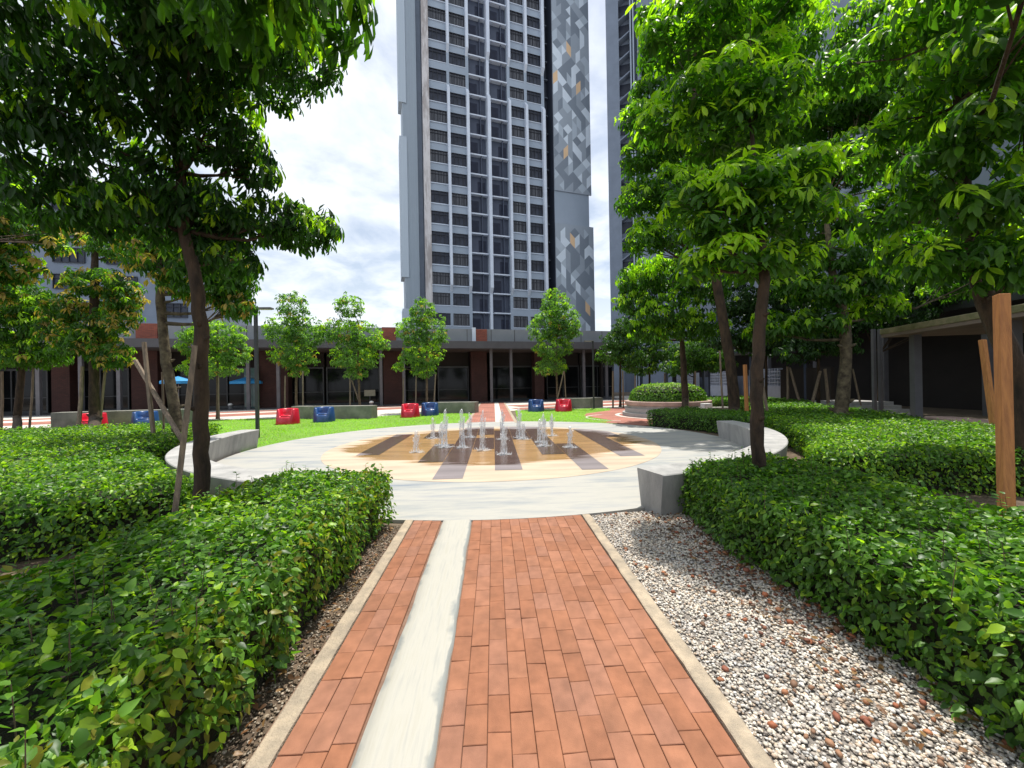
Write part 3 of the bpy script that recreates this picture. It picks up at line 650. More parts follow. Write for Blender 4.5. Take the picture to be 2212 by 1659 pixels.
# ================================================================== TUB CHAIRS
def tub_chair(kind, loc, rz, label, w=.47, src=[None]):
    if src[0] is None:
        mb = MB(); n = 48; rows = 9
        def wallh(a):       # a=0 faces the front
            f = .5-.5*math.cos(a); k = max(0, min(1, (f-.085)/.075)); k = k*k*(3-2*k); return .33+.32*k+.02*f
        ring = []
        for i in range(n):
            a = 2*PI*i/n; h = wallh(a); ca, sa = math.sin(a), -math.cos(a)
            arm = max(0, min(1, ((.5-.5*math.cos(a))-.25)/.12)); thick = .09
            prof = [(.47, 0), (.475, .03), (.455, .20), (.415, h-.03), (.395, h), (.395-thick*.5, h+.004), (.395-thick, h-.02), (.30, max(.36, h-.20)), (.27, .355), (.12, .345), (0, .345)]
            ring.append([(ca*r, sa*r, z) for r, z in prof])
        k = len(ring[0])
        for r in ring: mb.v += r
        for i in range(n):
            for j in range(k-1): mb.f.append((i*k+j, ((i+1) % n)*k+j, ((i+1) % n)*k+j+1, i*k+j+1)); mb.m.append(0)
        mb.f.append(tuple(i*k for i in range(n))[::-1]); mb.m.append(0)
        src[0] = mb
        seat = MB().lathe([(.285, .0), (.29, .018), (.26, .03), (0.01, .024)], 32, cap=False)
        src.append(seat)
    root = empty('tub_chair', (loc[0], loc[1], .02), rz, label, 'chair', 'red and blue plastic tub chairs on the lawn')
    o = bpy.data.objects.new('shell', src[0].mesh('shell', M['plastic_'+kind], True)); C.objects.link(o); o.parent = root
    o = bpy.data.objects.new('seat', src[1].mesh('seat', M['plastic_'+kind], True)); C.objects.link(o); o.parent = root; o.location = (0, -.05, .352)
for kd, (x, y), a, lb in [
    ('red', (-9.0, 17.45), .12, 'red plastic tub chair on the lawn right beside the tall lamp post'),
    ('blue', (-7.75, 18.15), .15, 'blue plastic tub chair before the middle of the long dark wall'),
    ('red', (-4.2, 19.75), -.05, 'red plastic tub chair standing next to a blue one left of the path'),
    ('blue', (-3.35, 20.55), .2, 'blue plastic tub chair beside a red one, overlapping the wall end left of the path'),
    ('blue', (2.38, 21.9), 0, 'blue plastic tub chair alone on the lawn right of the far path'),
    ('red', (3.88, 21.5), -.1, 'red plastic tub chair before the bent wall right of the far path'),
    ('red', (-16.6, 16.9), .3, 'red plastic tub chair half hidden by the left hedge and stakes'),
    ('blue', (-15.1, 17.6), .5, 'blue plastic tub chair peeping out between the two left tree trunks')]:
    tub_chair(kd, (x, y), a, lb)

# ================================================================== LAMP POSTS, BOLLARDS, BOX
def lamp_post(loc, side, h, label):
    root = empty('lamp_post', loc, 0, label, 'lamp post', 'slim dark lamp posts by the plaza')
    MB().box(-.045, -.045, .0, .045, .045, h).box(-.11, -.11, 0, .11, .11, .012).build('pole', M['metal_dark'], root, bevel=.006)
    MB().box(-.06 if side > 0 else -.52, -.10, h+.001, .52 if side > 0 else .06, .10, h+.055).build('lamp_head', M['metal_grey'], root, bevel=.01)
    MB().box(.14 if side > 0 else -.48, -.07, h-.012, .48 if side > 0 else -.14, .07, h).build('lens', M['lamp_lens'], root)
lamp_post((-7.47, 12.66, .02), 1, 4.07, 'tall dark lamp post at the lawn edge left of the fountain plaza')
lamp_post((6.0, 23.1, .02), -1, 4.05, 'thin dark lamp post at the far right corner of the lawn')
def bollard(loc, label):
    root = empty('bollard_light', loc, 0, label, 'bollard light', 'short dome topped bollard lights')
    MB().lathe([(.13, 0), (.13, .25), (.15, .26), (.15, .30)], 16).build('body', M['metal_grey'], root, smooth=False)
    MB().lathe([(.17, .301), (.17, .36), (.12, .44), (.03, .47)], 16).build('cap', M['white'], root, smooth=True)
bollard((-20.3, 31.0, .02), 'white capped bollard light on the paving left of the lamp post')
bollard((-9.4, 30.4, .02), 'white capped bollard light at the brick pier right of the young trees')
ub = empty('utility_box', (7.05, 13.2, .0), .1, 'small white utility box behind the low hedge beside the round planter', 'utility box')
ub.location = tuple(gp(1526, 888, .33).xy)+(0,); 
MB().box(-.17, -.14, 0, .17, .14, .68).build('cabinet', M['white'], ub, bevel=.012)
MB().box(-.15, -.1425, .30, .15, -.1402, .64).build('door', M['white'], ub)
gb = MB().box(-.6, -.25, 0, .6, .25, .5).build('concrete_block', M['darkbench'], bevel=.012, label='short grey concrete block right of the white utility box', cat='block'); gb.location = tuple(gp(1563, 890, .3).xy)+(0,)
gb.location.y += .6

# ================================================================== ROUND PLANTER
pl = empty('round_planter', (8.05, 17.75, .03), 0, 'round stone planter with pinkish rim holding a clipped hedge', 'planter')
MB().lathe([(2.0, 0), (2.0, .16), (1.88, .16), (1.88, .36), (1.80, .36), (1.80, .50)], 64).build('wall', M['planter_grey'], pl)
MB().lathe([(1.86, .501), (1.88, .52), (1.88, .66), (1.86, .68), (1.55, .68), (1.53, .60)], 64).build('rim', M['planter_pink'], pl)
MB().lathe([(1.54, .45), (1.54, .60)], 48).build('soil', M['soil'], pl)

# ================================================================== HEDGES
def cull(P):
    """keep nearly everything in view, thin what stands behind the camera or far outside the frame"""
    z = P[:, 1]*math.cos(YAW)+P[:, 0]*math.sin(YAW); x = P[:, 0]*math.cos(YAW)-P[:, 1]*math.sin(YAW)
    ok = (z > .35) & (np.abs(x) < 1.55*np.maximum(z, 0)+.5); return np.where(ok, 1.0, .12)
hedge([(-1.19, -.6), (-1.21, 4.48), (-1.7, 4.60), (-2.45, 4.72), (-2.62, 4.3), (-2.58, 2.0), (-2.6, -.6)], .635, .058, 'long clipped hedge running beside the brick path, nearest on the left', near=cull, seed=3, sprigs=120, yedge=.15, dens=1.1, young=.26)
hedge([(-3.2, 4.35), (-4.4, 3.75), (-6.5, 3.2), (-9.5, 2.6), (-9.5, 5.2), (-6.8, 5.9), (-5.5, 6.4), (-4.3, 5.3)], .635, .060, 'clipped hedge block just left of the near dark tree trunk', near=cull, seed=13, dens=.8, sprigs=50, young=.3)
hedge([(-6.5, 7.7), (-7.4, 6.5), (-8.8, 5.9), (-14, 7.4), (-14, 10.6), (-11.3, 11.5), (-9.6, 11.9), (-7.7, 11.3), (-7.1, 9.6)], .635, .075, 'third hedge back on the left, around the far tree trunks', near=cull, seed=23, dens=.6, sprigs=60, lod=1, young=.3)
hedge([(2.10, -.4), (2.13, 2.0), (2.08, 3.3), (2.22, 4.50), (2.9, 4.72), (3.45, 4.95), (3.75, 4.5), (3.7, 2.0), (3.6, -.4)], .635, .058, 'clipped hedge beside the gravel, nearest on the right', near=cull, seed=33, sprigs=120, dens=1.1, young=.18)
hedge([(4.45, 5.3), (6.6, 4.75), (9.5, 4.2), (11, 5), (9.8, 7.5), (8.5, 9.6), (7.3, 10.1), (6.95, 9.2), (6.4, 7.9), (5.7, 6.6), (4.95, 5.8)], .635, .062, 'wide hedge curving behind the right bench', near=cull, seed=43, dens=.8, sprigs=80, young=.32)
hedge([(5.45, 13.55), (7.3, 14.1), (8.4, 11.4), (8.1, 10.5), (7.2, 10.35), (6.6, 10.75), (6.45, 11.6), (6.05, 12.5)], .60, .07, 'dark hedge between the plaza edge and the round planter', near=cull, seed=53, dens=.8, sprigs=40, lod=1, young=.03)
hedge([(8.7, 10.4), (9.0, 12.5), (10.9, 16.0), (11.3, 20), (13.2, 24.5), (15.8, 24), (15.0, 18), (12.8, 14.5), (11.6, 10.6), (10.2, 8.6)], .58, .085, 'long low hedge in front of the breeze block wall', near=cull, seed=63, dens=.6, sprigs=0, lod=1)
hedge([(8.7, 22.2), (9.2, 24.2), (11.4, 24), (11.0, 21.5)], .8, .09, 'small dark hedge behind the round planter', near=cull, seed=73, dens=.6, sprigs=0, lod=1, young=.0, base='dark')
def dome_hedge():
    root = empty('hedge', (8.05, 17.75, .6), 0, 'rounded bright green hedge filling the round planter', 'hedge')
    n = 9000; u = unit(rng.normal(size=(n*2, 3))); u = u[u[:, 2] > -.15][:n]; n = len(u)
    e = np.sign(u)*np.abs(u)**.55; e = e/np.maximum(np.linalg.norm(e[:, :2], axis=1), 1e-6)[:, None]*np.clip(np.linalg.norm(u[:, :2], axis=1), 0, 1)[:, None]**.55 if False else u
    sup = (np.abs(u[:, 0])**2+np.abs(u[:, 1])**2)**(3.2/2)+np.abs(u[:, 2])**3.2; s = sup**(-1/3.2)
    P = u*s[:, None]*np.array([1.66, 1.66, .86])*(1-rng.random(n)**2*.09)[:, None]*(1+.02*noise2(u, 9, 2))[:, None]; P[:, 2] = np.abs(P[:, 2])+.03
    Nn = unit(u+rng.normal(0, .4, (n, 3))); D = rng.normal(size=(n, 3)); D = unit(D-Nn*np.sum(D*Nn, 1)[:, None])
    l = .10*rng.uniform(.6, 1.2, n); col = pick('hedge', n); y = rng.random(n) < np.clip((P[:, 2]-.35)*1.3, .05, .65); col[y] = pick('young', y.sum())*.85
    o = bpy.data.objects.new('foliage', leaf_mesh('foliage', P, D, Nn, l, l*.55, col, M['leaf_hedge'], lod=1)); C.objects.link(o); o.parent = root
    MB().lathe([(1.5, 0), (1.5, .55), (1.25, .72), (.4, .78)], 32).build('shade_core', M['leaf_core'], root)  # solid core, its near-black colour painted as the shade inside the dome
dome_hedge()

# ================================================================== TREES
def g(x, y, z=0): p = gp(x, y, z); return (p.x, p.y, 0)
def up(x, y, Z): return tuple(at(x, y, Z))
# --- near left tree
tl1 = gp(430, 1055, .55); Z1 = 4.0
tree('broadleaf_tree', [(tl1.x, tl1.y, 0), up(436, 1000, 3.95), up(434, 850, 3.95), up(434, 700, 4.0), up(424, 600, 4.0), up(398, 490, 4.0), up(385, 330, 3.9), up(370, 120, 3.8), up(370, -80, 3.8)],
     [.072, .068, .065, .062, .058, .05, .04, .028, .018],
     [tier(655, 480, 4.6, 88, 48), tier(590, 470, 4.5, 95, 62), tier(545, 345, 4.2, 62, 75), tier(600, 175, 4.9, 75, 38), tier(665, 130, 5.0, 82, 40), tier(480, 545, 4.4, 85, 48), tier(430, 440, 4.2, 120, 80),
      tier(330, 450, 4.0, 150, 70), tier(200, 330, 3.8, 190, 90), tier(450, 260, 3.8, 120, 110), tier(330, 160, 3.4, 200, 100), tier(70, 190, 3.4, 170, 110), tier(120, 420, 4.0, 130, 60),
      tier(540, 90, 3.5, 130, 70), tier(200, 20, 3.0, 240, 90), tier(430, 20, 2.9, 190, 60), tier(-120, 60, 3.4, 160, 160), tier(-80, 350, 4.2, 130, 80), tier(560, -70, 3.2, 190, 70), tier(250, -180, 3.4, 300, 90), tier(620, 20, 3.9, 100, 40)],
     .138, 'big dark near tree on the left whose crown fills the upper left corner', 'broadleaf trees round the plaza', dens=.62, young=.22, base='dark', leafm='leaf', knots=5, seg=14, droop=(20, 72), wl=.30)
# --- a spray of bigger leaves reaching over from the same species behind the viewer
tree('broadleaf_tree', [(-2.3, .6, 0), (-2.2, .7, 1.6), (-1.9, .9, 3.0), (-1.5, 1.6, 3.75)], [.09, .085, .07, .03],
     [(tuple(at(700, 5, 2.5)), (.34, .34, .10)), (tuple(at(610, -15, 2.5)), (.40, .34, .13)), (tuple(at(480, -70, 2.3)), (.5, .5, .22)), ((-1.7, .9, 3.5), (.7, .7, .4)), ((-1.75, 3.1, 5.8), (.85, .95, .3)), ((-1.65, 2.1, 5.4), (.85, .8, .3)), (tuple(at(775, -18, 2.45)), (.14, .2, .05))],  # two high clumps out of view, added to shade the near left hedge
     .19, 'overhanging branch with long hanging green leaves at the top, left of the tower', 'broadleaf trees round the plaza', dens=.62, young=.5, base='mid', droop=(35, 80), wl=.27)
# --- second left tree (leaning, pale bark)
b = gp(388, 968, .55)
tree('broadleaf_tree', [(b.x, b.y, 0), up(388, 960, 9.0), up(374, 860, 9.0), up(356, 760, 9.0), up(347, 650, 9.0), up(345, 560, 9.0)], [.13, .12, .11, .10, .09, .06],
     [tier(430, 610, 9.0, 70, 48), tier(500, 590, 9.3, 58, 58), tier(455, 520, 9.0, 75, 48), tier(350, 560, 8.8, 75, 52), tier(390, 470, 9.0, 80, 50), tier(520, 660, 9.2, 38, 30), tier(300, 500, 9, 60, 50), tier(500, 640, 9.2, 38, 38)],
     .20, 'leaning pale barked tree behind the near dark trunk, with rusty leaf tips', 'broadleaf trees round the plaza', bark='bark_pale', dens=.7, young=.10, rust=.16, base='mid', lod=1, knots=3, droop=(20, 65))
b = gp(203, 926, .5)
tree('broadleaf_tree', [(b.x, b.y, 0), up(204, 900, 15.6), up(203, 760, 15.6), up(204, 640, 15.6), up(205, 540, 15.6), up(205, 480, 15.6)], [.17, .165, .155, .14, .10, .07],
     [tier(150, 660, 15.6, 48, 38), tier(215, 610, 15.4, 68, 36), tier(255, 680, 15.4, 42, 48), tier(180, 740, 15.4, 58, 42), tier(245, 765, 15.4, 42, 34), tier(200, 700, 15.8, 60, 60), tier(260, 530, 16, 60, 40), tier(150, 500, 16, 50, 30), tier(120, 700, 15.8, 40, 40), tier(270, 640, 15.6, 40, 44)],
     .24, 'tree with gold tipped crown and straight dark trunk behind the left hedges', 'broadleaf trees round the plaza', dens=.62, young=.2, rust=.22, base='mid', lod=1, droop=(10, 60), knots=3)
b = gp(36, 928, .5)
tree('broadleaf_tree', [(b.x, b.y, 0), up(38, 900, 16.5), up(46, 800, 16.5), up(50, 680, 16.5)], [.13, .12, .11, .07],
     [tier(25, 700, 16.5, 62, 55), tier(85, 690, 16.5, 48, 58), tier(60, 765, 16.5, 66, 38), tier(-10, 620, 16.5, 50, 40), tier(70, 640, 16.5, 40, 34), tier(-40, 740, 16.5, 60, 50), tier(20, 660, 16.3, 60, 50), tier(110, 745, 16.3, 40, 44)],
     .24, 'light green tree at the left picture edge before the dark shopfront', 'broadleaf trees round the plaza', dens=.62, young=.35, rust=.04, base='mid', lod=1, droop=(10, 60))
tree('broadleaf_tree', [(-11.8, 6.0, 0), (-11.6, 6.0, 2.5), (-11.3, 6.1, 5.5)], [.14, .12, .08],
     [tier(45, 480, 9.5, 70, 55), tier(20, 570, 9.5, 62, 48), tier(-30, 500, 9.5, 80, 90), tier(110, 520, 9.6, 30, 26), tier(0, 620, 9.4, 30, 34), tier(-10, 410, 9.5, 90, 45)],
     .20, 'yellow and rust tinged tree overhanging the left picture edge', 'broadleaf trees round the plaza', dens=.7, young=.35, rust=.28, base='mid', lod=1)
# --- young trees on the lawn
def young_tree(x, yb, Z, tiers, label, L=.20, lean=0):
    b = at(x, yb, Z); top = tiers[0][1]
    return tree('young_tree', [(b.x, b.y, .02), up(x+lean*.4, 850, Z), up(x+lean, 780, Z), up(x+lean, 690, Z)], [.07, .062, .055, .03],
                [tier(tx, ty, Z, a*1.12, c*1.1) for tx, ty, a, c in tiers], L, label, 'young round headed trees along the lawn', bark='bark_young', dens=.42, young=.35, rust=.03, base='pale', lod=1, droop=(0, 60), limbs=True, wl=.38)
young_tree(640, 905, 21.6, [(632, 660, 32, 30), (620, 715, 44, 36), (660, 720, 36, 38), (635, 765, 46, 34), (645, 800, 22, 14)], 'young tree behind the red chair, nearest the lamp post')
young_tree(778, 900, 21.9, [(755, 662, 30, 28), (735, 715, 42, 34), (785, 725, 40, 34), (810, 742, 30, 14), (765, 770, 50, 32), (770, 803, 24, 14)], 'young tree with a wide crown over the middle of the long dark wall', lean=-5)
young_tree(922, 893, 23.0, [(912, 668, 26, 30), (890, 715, 34, 38), (935, 715, 34, 40), (910, 765, 46, 34), (915, 798, 26, 20), (860, 790, 14, 10)], 'young tree in front of the tower left edge, left of the path')
young_tree(1205, 885, 24.5, [(1200, 655, 30, 32), (1180, 705, 36, 38), (1222, 700, 32, 38), (1195, 750, 40, 30), (1190, 790, 36, 22), (1215, 715, 34, 30)], 'young tree with a bushy head in front of the patterned tower, right of the path', lean=-3)
young_tree(470, 915, 20.5, [(470, 720, 54, 30), (425, 745, 34, 30), (505, 760, 36, 34), (455, 790, 56, 28), (430, 720, 30, 24)], 'young tree seen just right of the near dark trunk')
# --- near right tree (straight trunk in the hedge)
b = gp(1637, 1000, .55)
tree('broadleaf_tree', [(b.x, b.y, 0), up(1638, 980, 4.35), up(1632, 850, 4.35), up(1640, 700, 4.4), up(1650, 600, 4.4), up(1640, 450, 4.5), up(1620, 260, 4.9)], [.073, .068, .064, .060, .055, .040, .018],
     [tier(1500, 420, 4.5, 75, 52), tier(1600, 385, 4.4, 95, 58), tier(1700, 360, 4.5, 95, 45), tier(1560, 470, 4.5, 100, 52), tier(1690, 450, 4.5, 110, 60), tier(1600, 545, 4.4, 90, 50), tier(1500, 560, 4.6, 50, 42), tier(1700, 540, 4.6, 60, 40),
      tier(1545, 175, 4.9, 110, 50), tier(1660, 190, 4.8, 80, 50), tier(1440, 250, 5.4, 75, 42), tier(1560, 270, 5.1, 110, 55), tier(1640, 260, 5.7, 95, 50), tier(1620, 130, 6.0, 95, 50), tier(1610, 20, 6.2, 110, 50), tier(1400, 30, 5.6, 30, 40), tier(1500, 60, 5.4, 130, 50), tier(1620, -50, 5.2, 180, 60)],
     .165, 'near right tree with straight trunk rising from the hedge and bright layered crown', 'broadleaf trees round the plaza', dens=.6, young=1.0, base='mid', knots=4, seg=14, droop=(0, 42), wl=.36)
# --- right tree behind it
b = gp(1587, 893, .5)
tree('broadleaf_tree', [(b.x, b.y, 0), up(1587, 880, 13.6), up(1578, 780, 13.6), up(1560, 680, 13.6), up(1540, 560, 13.6), up(1500, 300, 13.6), up(1500, 60, 13.6)], [.20, .19, .17, .16, .15, .12, .06],
     [tier(1385, 330, 13, 52, 52), tier(1440, 300, 13, 70, 50), tier(1385, 420, 13, 58, 42), tier(1460, 410, 13, 80, 60), tier(1375, 250, 13.4, 42, 36), tier(1400, 190, 13.6, 46, 42), tier(1420, 110, 13.6, 46, 56), tier(1500, 60, 13.8, 110, 70), tier(1600, 60, 14, 130, 70),
      tier(1390, 510, 13.2, 48, 44), tier(1450, 500, 13, 70, 40), tier(1550, 330, 14.5, 130, 80), tier(1680, 250, 15, 120, 90), tier(1700, 80, 15, 90, 80), tier(1560, 170, 14.2, 120, 80)],
     .25, 'tall tree with many tiers reaching above the picture right of the tower gap', 'broadleaf trees round the plaza', dens=.62, young=.85, base='mid', lod=1, droop=(5, 55), wl=.36)
b = gp(1480, 881, .5)
tree('broadleaf_tree', [(b.x, b.y, 0), up(1480, 860, 16.4), up(1476, 780, 16.4), up(1470, 700, 16.4)], [.15, .14, .12, .08],
     [tier(1385, 600, 15.5, 56, 46), tier(1370, 650, 15.8, 46, 34), tier(1450, 590, 15, 70, 50), tier(1440, 670, 15, 70, 50), tier(1500, 700, 15, 62, 36), tier(1520, 610, 15, 60, 50), tier(1400, 710, 16, 50, 26)],
     .24, 'slim trunked tree behind the low hedge corner, left of the near right trunk', 'broadleaf trees round the plaza', dens=.62, young=.6, base='mid', lod=1, droop=(20, 75), wl=.36)
b = gp(1820, 908, .5)
tree('broadleaf_tree', [(b.x, b.y, 0), up(1815, 890, 11.6), up(1828, 790, 11.6), up(1825, 690, 11.6), up(1800, 600, 11.6), up(1780, 430, 11.8)], [.19, .18, .15, .14, .10, .05],
     [tier(1790, 620, 11.5, 70, 38), tier(1880, 600, 11.5, 62, 40), tier(1720, 600, 12, 60, 50), tier(1900, 660, 12, 60, 30), tier(1830, 540, 11.5, 80, 50), tier(1760, 690, 12, 70, 36), tier(1860, 340, 12, 120, 60), tier(1900, 200, 12.2, 120, 70),
      tier(1960, 560, 12.5, 80, 50), tier(2060, 500, 13, 100, 60), tier(2120, 600, 13.5, 110, 46), tier(1900, 60, 12.6, 110, 60), tier(2010, 300, 13, 120, 80), tier(1720, 380, 13.5, 90, 60), tier(1800, 240, 13, 90, 60), tier(2020, 100, 13, 110, 80), tier(1770, 480, 13, 90, 60), tier(1960, 430, 13, 90, 60), tier(1660, 700, 12.5, 50, 40)],
     .26, 'tree with a lumpy pale trunk behind the wide hedge on the right', 'broadleaf trees round the plaza', bark='bark_pale', dens=.62, young=.6, base='mid', lod=1, wl=.38, knots=6)
# --- right edge tree
tree('broadleaf_tree', [(7.0, 4.75, 0), (6.95, 4.8, 1.5), (6.6, 4.9, 2.6), (6.2, 4.8, 3.8), (6.0, 4.7, 6.0)], [.13, .12, .10, .08, .04],
     [tier(2040, 330, 4.6, 90, 50), tier(2120, 250, 4.3, 100, 55), tier(2010, 420, 4.9, 70, 42), tier(2130, 420, 4.4, 100, 60), tier(2090, 540, 4.8, 110, 50), tier(2200, 560, 4.6, 80, 70), tier(1960, 250, 5.4, 70, 50), tier(2080, 130, 4.8, 110, 60),
      tier(2180, 90, 4.2, 110, 90), tier(1900, 470, 6.0, 60, 30), tier(1990, 30, 5.6, 90, 60), tier(2100, -30, 4.8, 150, 60), tier(2000, 560, 5.5, 60, 40), tier(2260, 330, 4.4, 110, 160), tier(1840, 130, 6.0, 90, 50), tier(2290, 100, 4.4, 130, 120), tier(1960, 520, 6, 70, 46), tier(1900, 330, 6.2, 70, 50), ((3.9, 2.5, 4.8), (.8, .7, .35)), ((4.9, 2.8, 5.5), (1.0, .8, .4))],  # last two clumps hang out of view, added to shade the right hedge
     .19, 'large leaved tree hanging in from the right picture edge', 'broadleaf trees round the plaza', dens=.6, young=.7, base='mid', droop=(5, 60), wl=.36)
# --- the grove behind the planter and along the breeze block wall
for i, (x, yb, Z, tl, lb) in enumerate([
    (1340, 868, 25, [(1340, 735, 42, 28), (1320, 765, 34, 24), (1365, 770, 42, 26), (1350, 705, 34, 24)], 'first grove tree beside the far lamp post'),
    (1403, 868, 26, [(1400, 720, 46, 30), (1420, 760, 48, 30), (1385, 790, 40, 22)], 'grove tree rising straight behind the round planter'),
    (1500, 868, 24, [(1500, 760, 50, 34), (1470, 790, 40, 24), (1540, 780, 44, 30)], 'grove tree right of the round planter'),
    (1655, 872, 20, [(1650, 740, 60, 32), (1690, 700, 52, 40), (1610, 720, 44, 40), (1640, 660, 60, 40), (1590, 650, 56, 46), (1710, 620, 60, 44), (1680, 560, 66, 44), (1600, 570, 60, 44), (1560, 730, 44, 30)], 'dark grove tree just right of the near right trunk'),
    (1768, 880, 17.5, [(1760, 720, 62, 38), (1720, 760, 46, 26), (1810, 740, 46, 34), (1770, 640, 60, 40)], 'dark grove tree between two leaning stakes'),
    (1900, 880, 17, [(1900, 640, 66, 38), (1950, 680, 60, 30), (1860, 690, 44, 30), (1980, 600, 66, 40), (2060, 640, 76, 34), (2130, 560, 80, 50)], 'dark grove tree over the pavilion roof')]):
    b = at(x, yb, Z)
    tree('young_tree', [(b.x, b.y, 0), up(x, 850, Z), up(x, 760, Z)], [.085, .075, .05], [tier(tx, ty, Z, a, c) for tx, ty, a, c in tl], .23, lb, 'dark grove trees behind the planter', bark='bark', dens=.55, young=.08, base='mid' if i < 3 else 'dark', lod=1, wl=.4, leafm='leaf_dark')

# ================================================================== STAKES
def stake(p0, p1, w, label, m='wood_grey', square=False):
    p0, p1 = Vector(p0), Vector(p1); d = p1-p0; root = p0.copy()
    mb = MB()
    if square:
        q = d.to_track_quat('Z', 'Y').to_matrix()@Matrix.Rotation(.5, 3, 'Z'); mb.box(-w/2, -w/2, 0, w/2, w/2, d.length, rot=q)
        o = mb.build('support_stake', M[m], bevel=.004, label=label, cat='stake', group='wooden stakes propping the trees')
    else:
        mid = d*.5+Vector((random.gauss(0, .01), random.gauss(0, .01), 0)); mb.tube([(0, 0, 0), mid, d], [w/2, w*.47, w*.42], 7)
        o = mb.build('support_stake', M[m], label=label, cat='stake', group='wooden stakes propping the trees')
    o.location = root; return o
def ground_under(x, y, Z): p = at(x, y, Z); return (p.x, p.y, 0.0)
def stk(x0, y0, x1, y1, Z0, Z1, w, label, m='wood_grey', sq=False):
    a = at(x0, y0, Z0); b = at(x1, y1, Z1); d = (a-b)
    if a.z > .02: a = a+d*(a.z/max(.05, -d.z))*1.0 if d.z < 0 else a
    stake(a, b, w, label, m, sq)
stk(378, 1095, 421, 738, 3.5, 3.85, .045, 'grey stake leaning against the near dark trunk on the left', sq=True)
stk(335, 970, 311, 735, 8.7, 8.9, .065, 'tall thin stake standing left of the leaning pale tree', sq=True)
stk(398, 955, 292, 775, 8.3, 9.2, .07, 'stake crossing diagonally in front of the leaning pale tree', sq=True)
stk(353, 960, 350, 800, 9.2, 9.1, .05, 'thin stake close against the leaning pale trunk')
stk(169, 930, 178, 790, 15.0, 15.4, .14, 'stake on the left side of the straight dark trunk')
stk(215, 920, 228, 790, 15.8, 15.7, .10, 'forked looking stake right of the straight dark trunk')
stk(63, 930, 72, 782, 16.5, 16.5, .08, 'stake beside the light green tree at the left edge')
stk(2, 930, 4, 800, 16.5, 16.5, .10, 'stake cut by the left picture edge')
stk(474, 915, 472, 810, 19.5, 19.8, .07, 'stake at the young tree just right of the dark trunk')
for i, (x0, y0, x1, y1, Z, lb) in enumerate([
    (616, 898, 616, 810, 21.0, 'stake left of the young tree behind the red chair'), (655, 905, 654, 800, 20.6, 'stake right of the young tree behind the red chair'),
    (756, 885, 756, 815, 21.3, 'upright stake left of the wide crowned young tree'), (783, 885, 760, 820, 22, 'stake slanting across the wide crowned young tree'),
    (871, 885, 871, 815, 22.5, 'stake over the red chair by the third young tree'), (898, 885, 899, 810, 22.6, 'stake just left of the third young trunk'), (937, 885, 941, 806, 22.6, 'stake right of the third young trunk'),
    (1196, 895, 1218, 800, 23.0, 'leaning stake crossing the young trunk right of the path'), (1224, 885, 1219, 800, 24.2, 'upright stake behind the red chair right of the path')]):
    stk(x0, y0, x1, y1, Z, Z+.1, .085, lb, 'wood_grey')
stk(2174, 1095, 2163, 625, 2.98, 3.1, .070, 'big square orange stake standing in the near right hedge', 'wood_orange', True)
stk(2150, 940, 2122, 730, 7.6, 7.9, .085, 'shorter pale orange stake behind the big orange one', 'wood_orange', True)
stk(1613, 885, 1609, 785, 12.5, 12.6, .085, 'orange stake hidden by the near right trunk', 'wood_orange', True)
stk(1562, 890, 1555, 755, 13.4, 13.4, .07, 'thin straight stake left of the tree behind the hedge')
stk(1657, 885, 1640, 790, 12.2, 12.2, .10, 'dark stake leaning right of the near right trunk')
stk(1701, 866, 1701, 790, 19, 19, .12, 'upright stake of the leaning pair left of the lattice')
stk(1728, 868, 1706, 792, 18.5, 19, .12, 'slanting stake of the pair left of the lattice')
stk(1752, 880, 1772, 800, 17, 17.4, .13, 'stake leaning left in front of the lattice')
stk(1790, 880, 1782, 795, 17, 17.3, .13, 'stake leaning right in front of the lattice')
stk(1859, 870, 1842, 795, 16.5, 16.9, .08, 'thin stake leaning right of the lumpy trunk')
stk(1826, 870, 1836, 795, 16.5, 16.9, .08, 'thin stake behind the lumpy trunk')
stk(1324, 860, 1324, 800, 24, 24, .12, 'stake at the first grove tree'); stk(1346, 862, 1345, 800, 23.6, 23.6, .10, 'pale stake next to the first grove tree')
stk(1372, 862, 1372, 810, 23.6, 23.6, .10, 'reddish stake left of the round planter'); stk(1436, 862, 1436, 805, 25, 25, .12, 'stake above the planter hedge')
stk(1502, 862, 1502, 800, 22.6, 22.6, .10, 'stake right of the planter hedge')

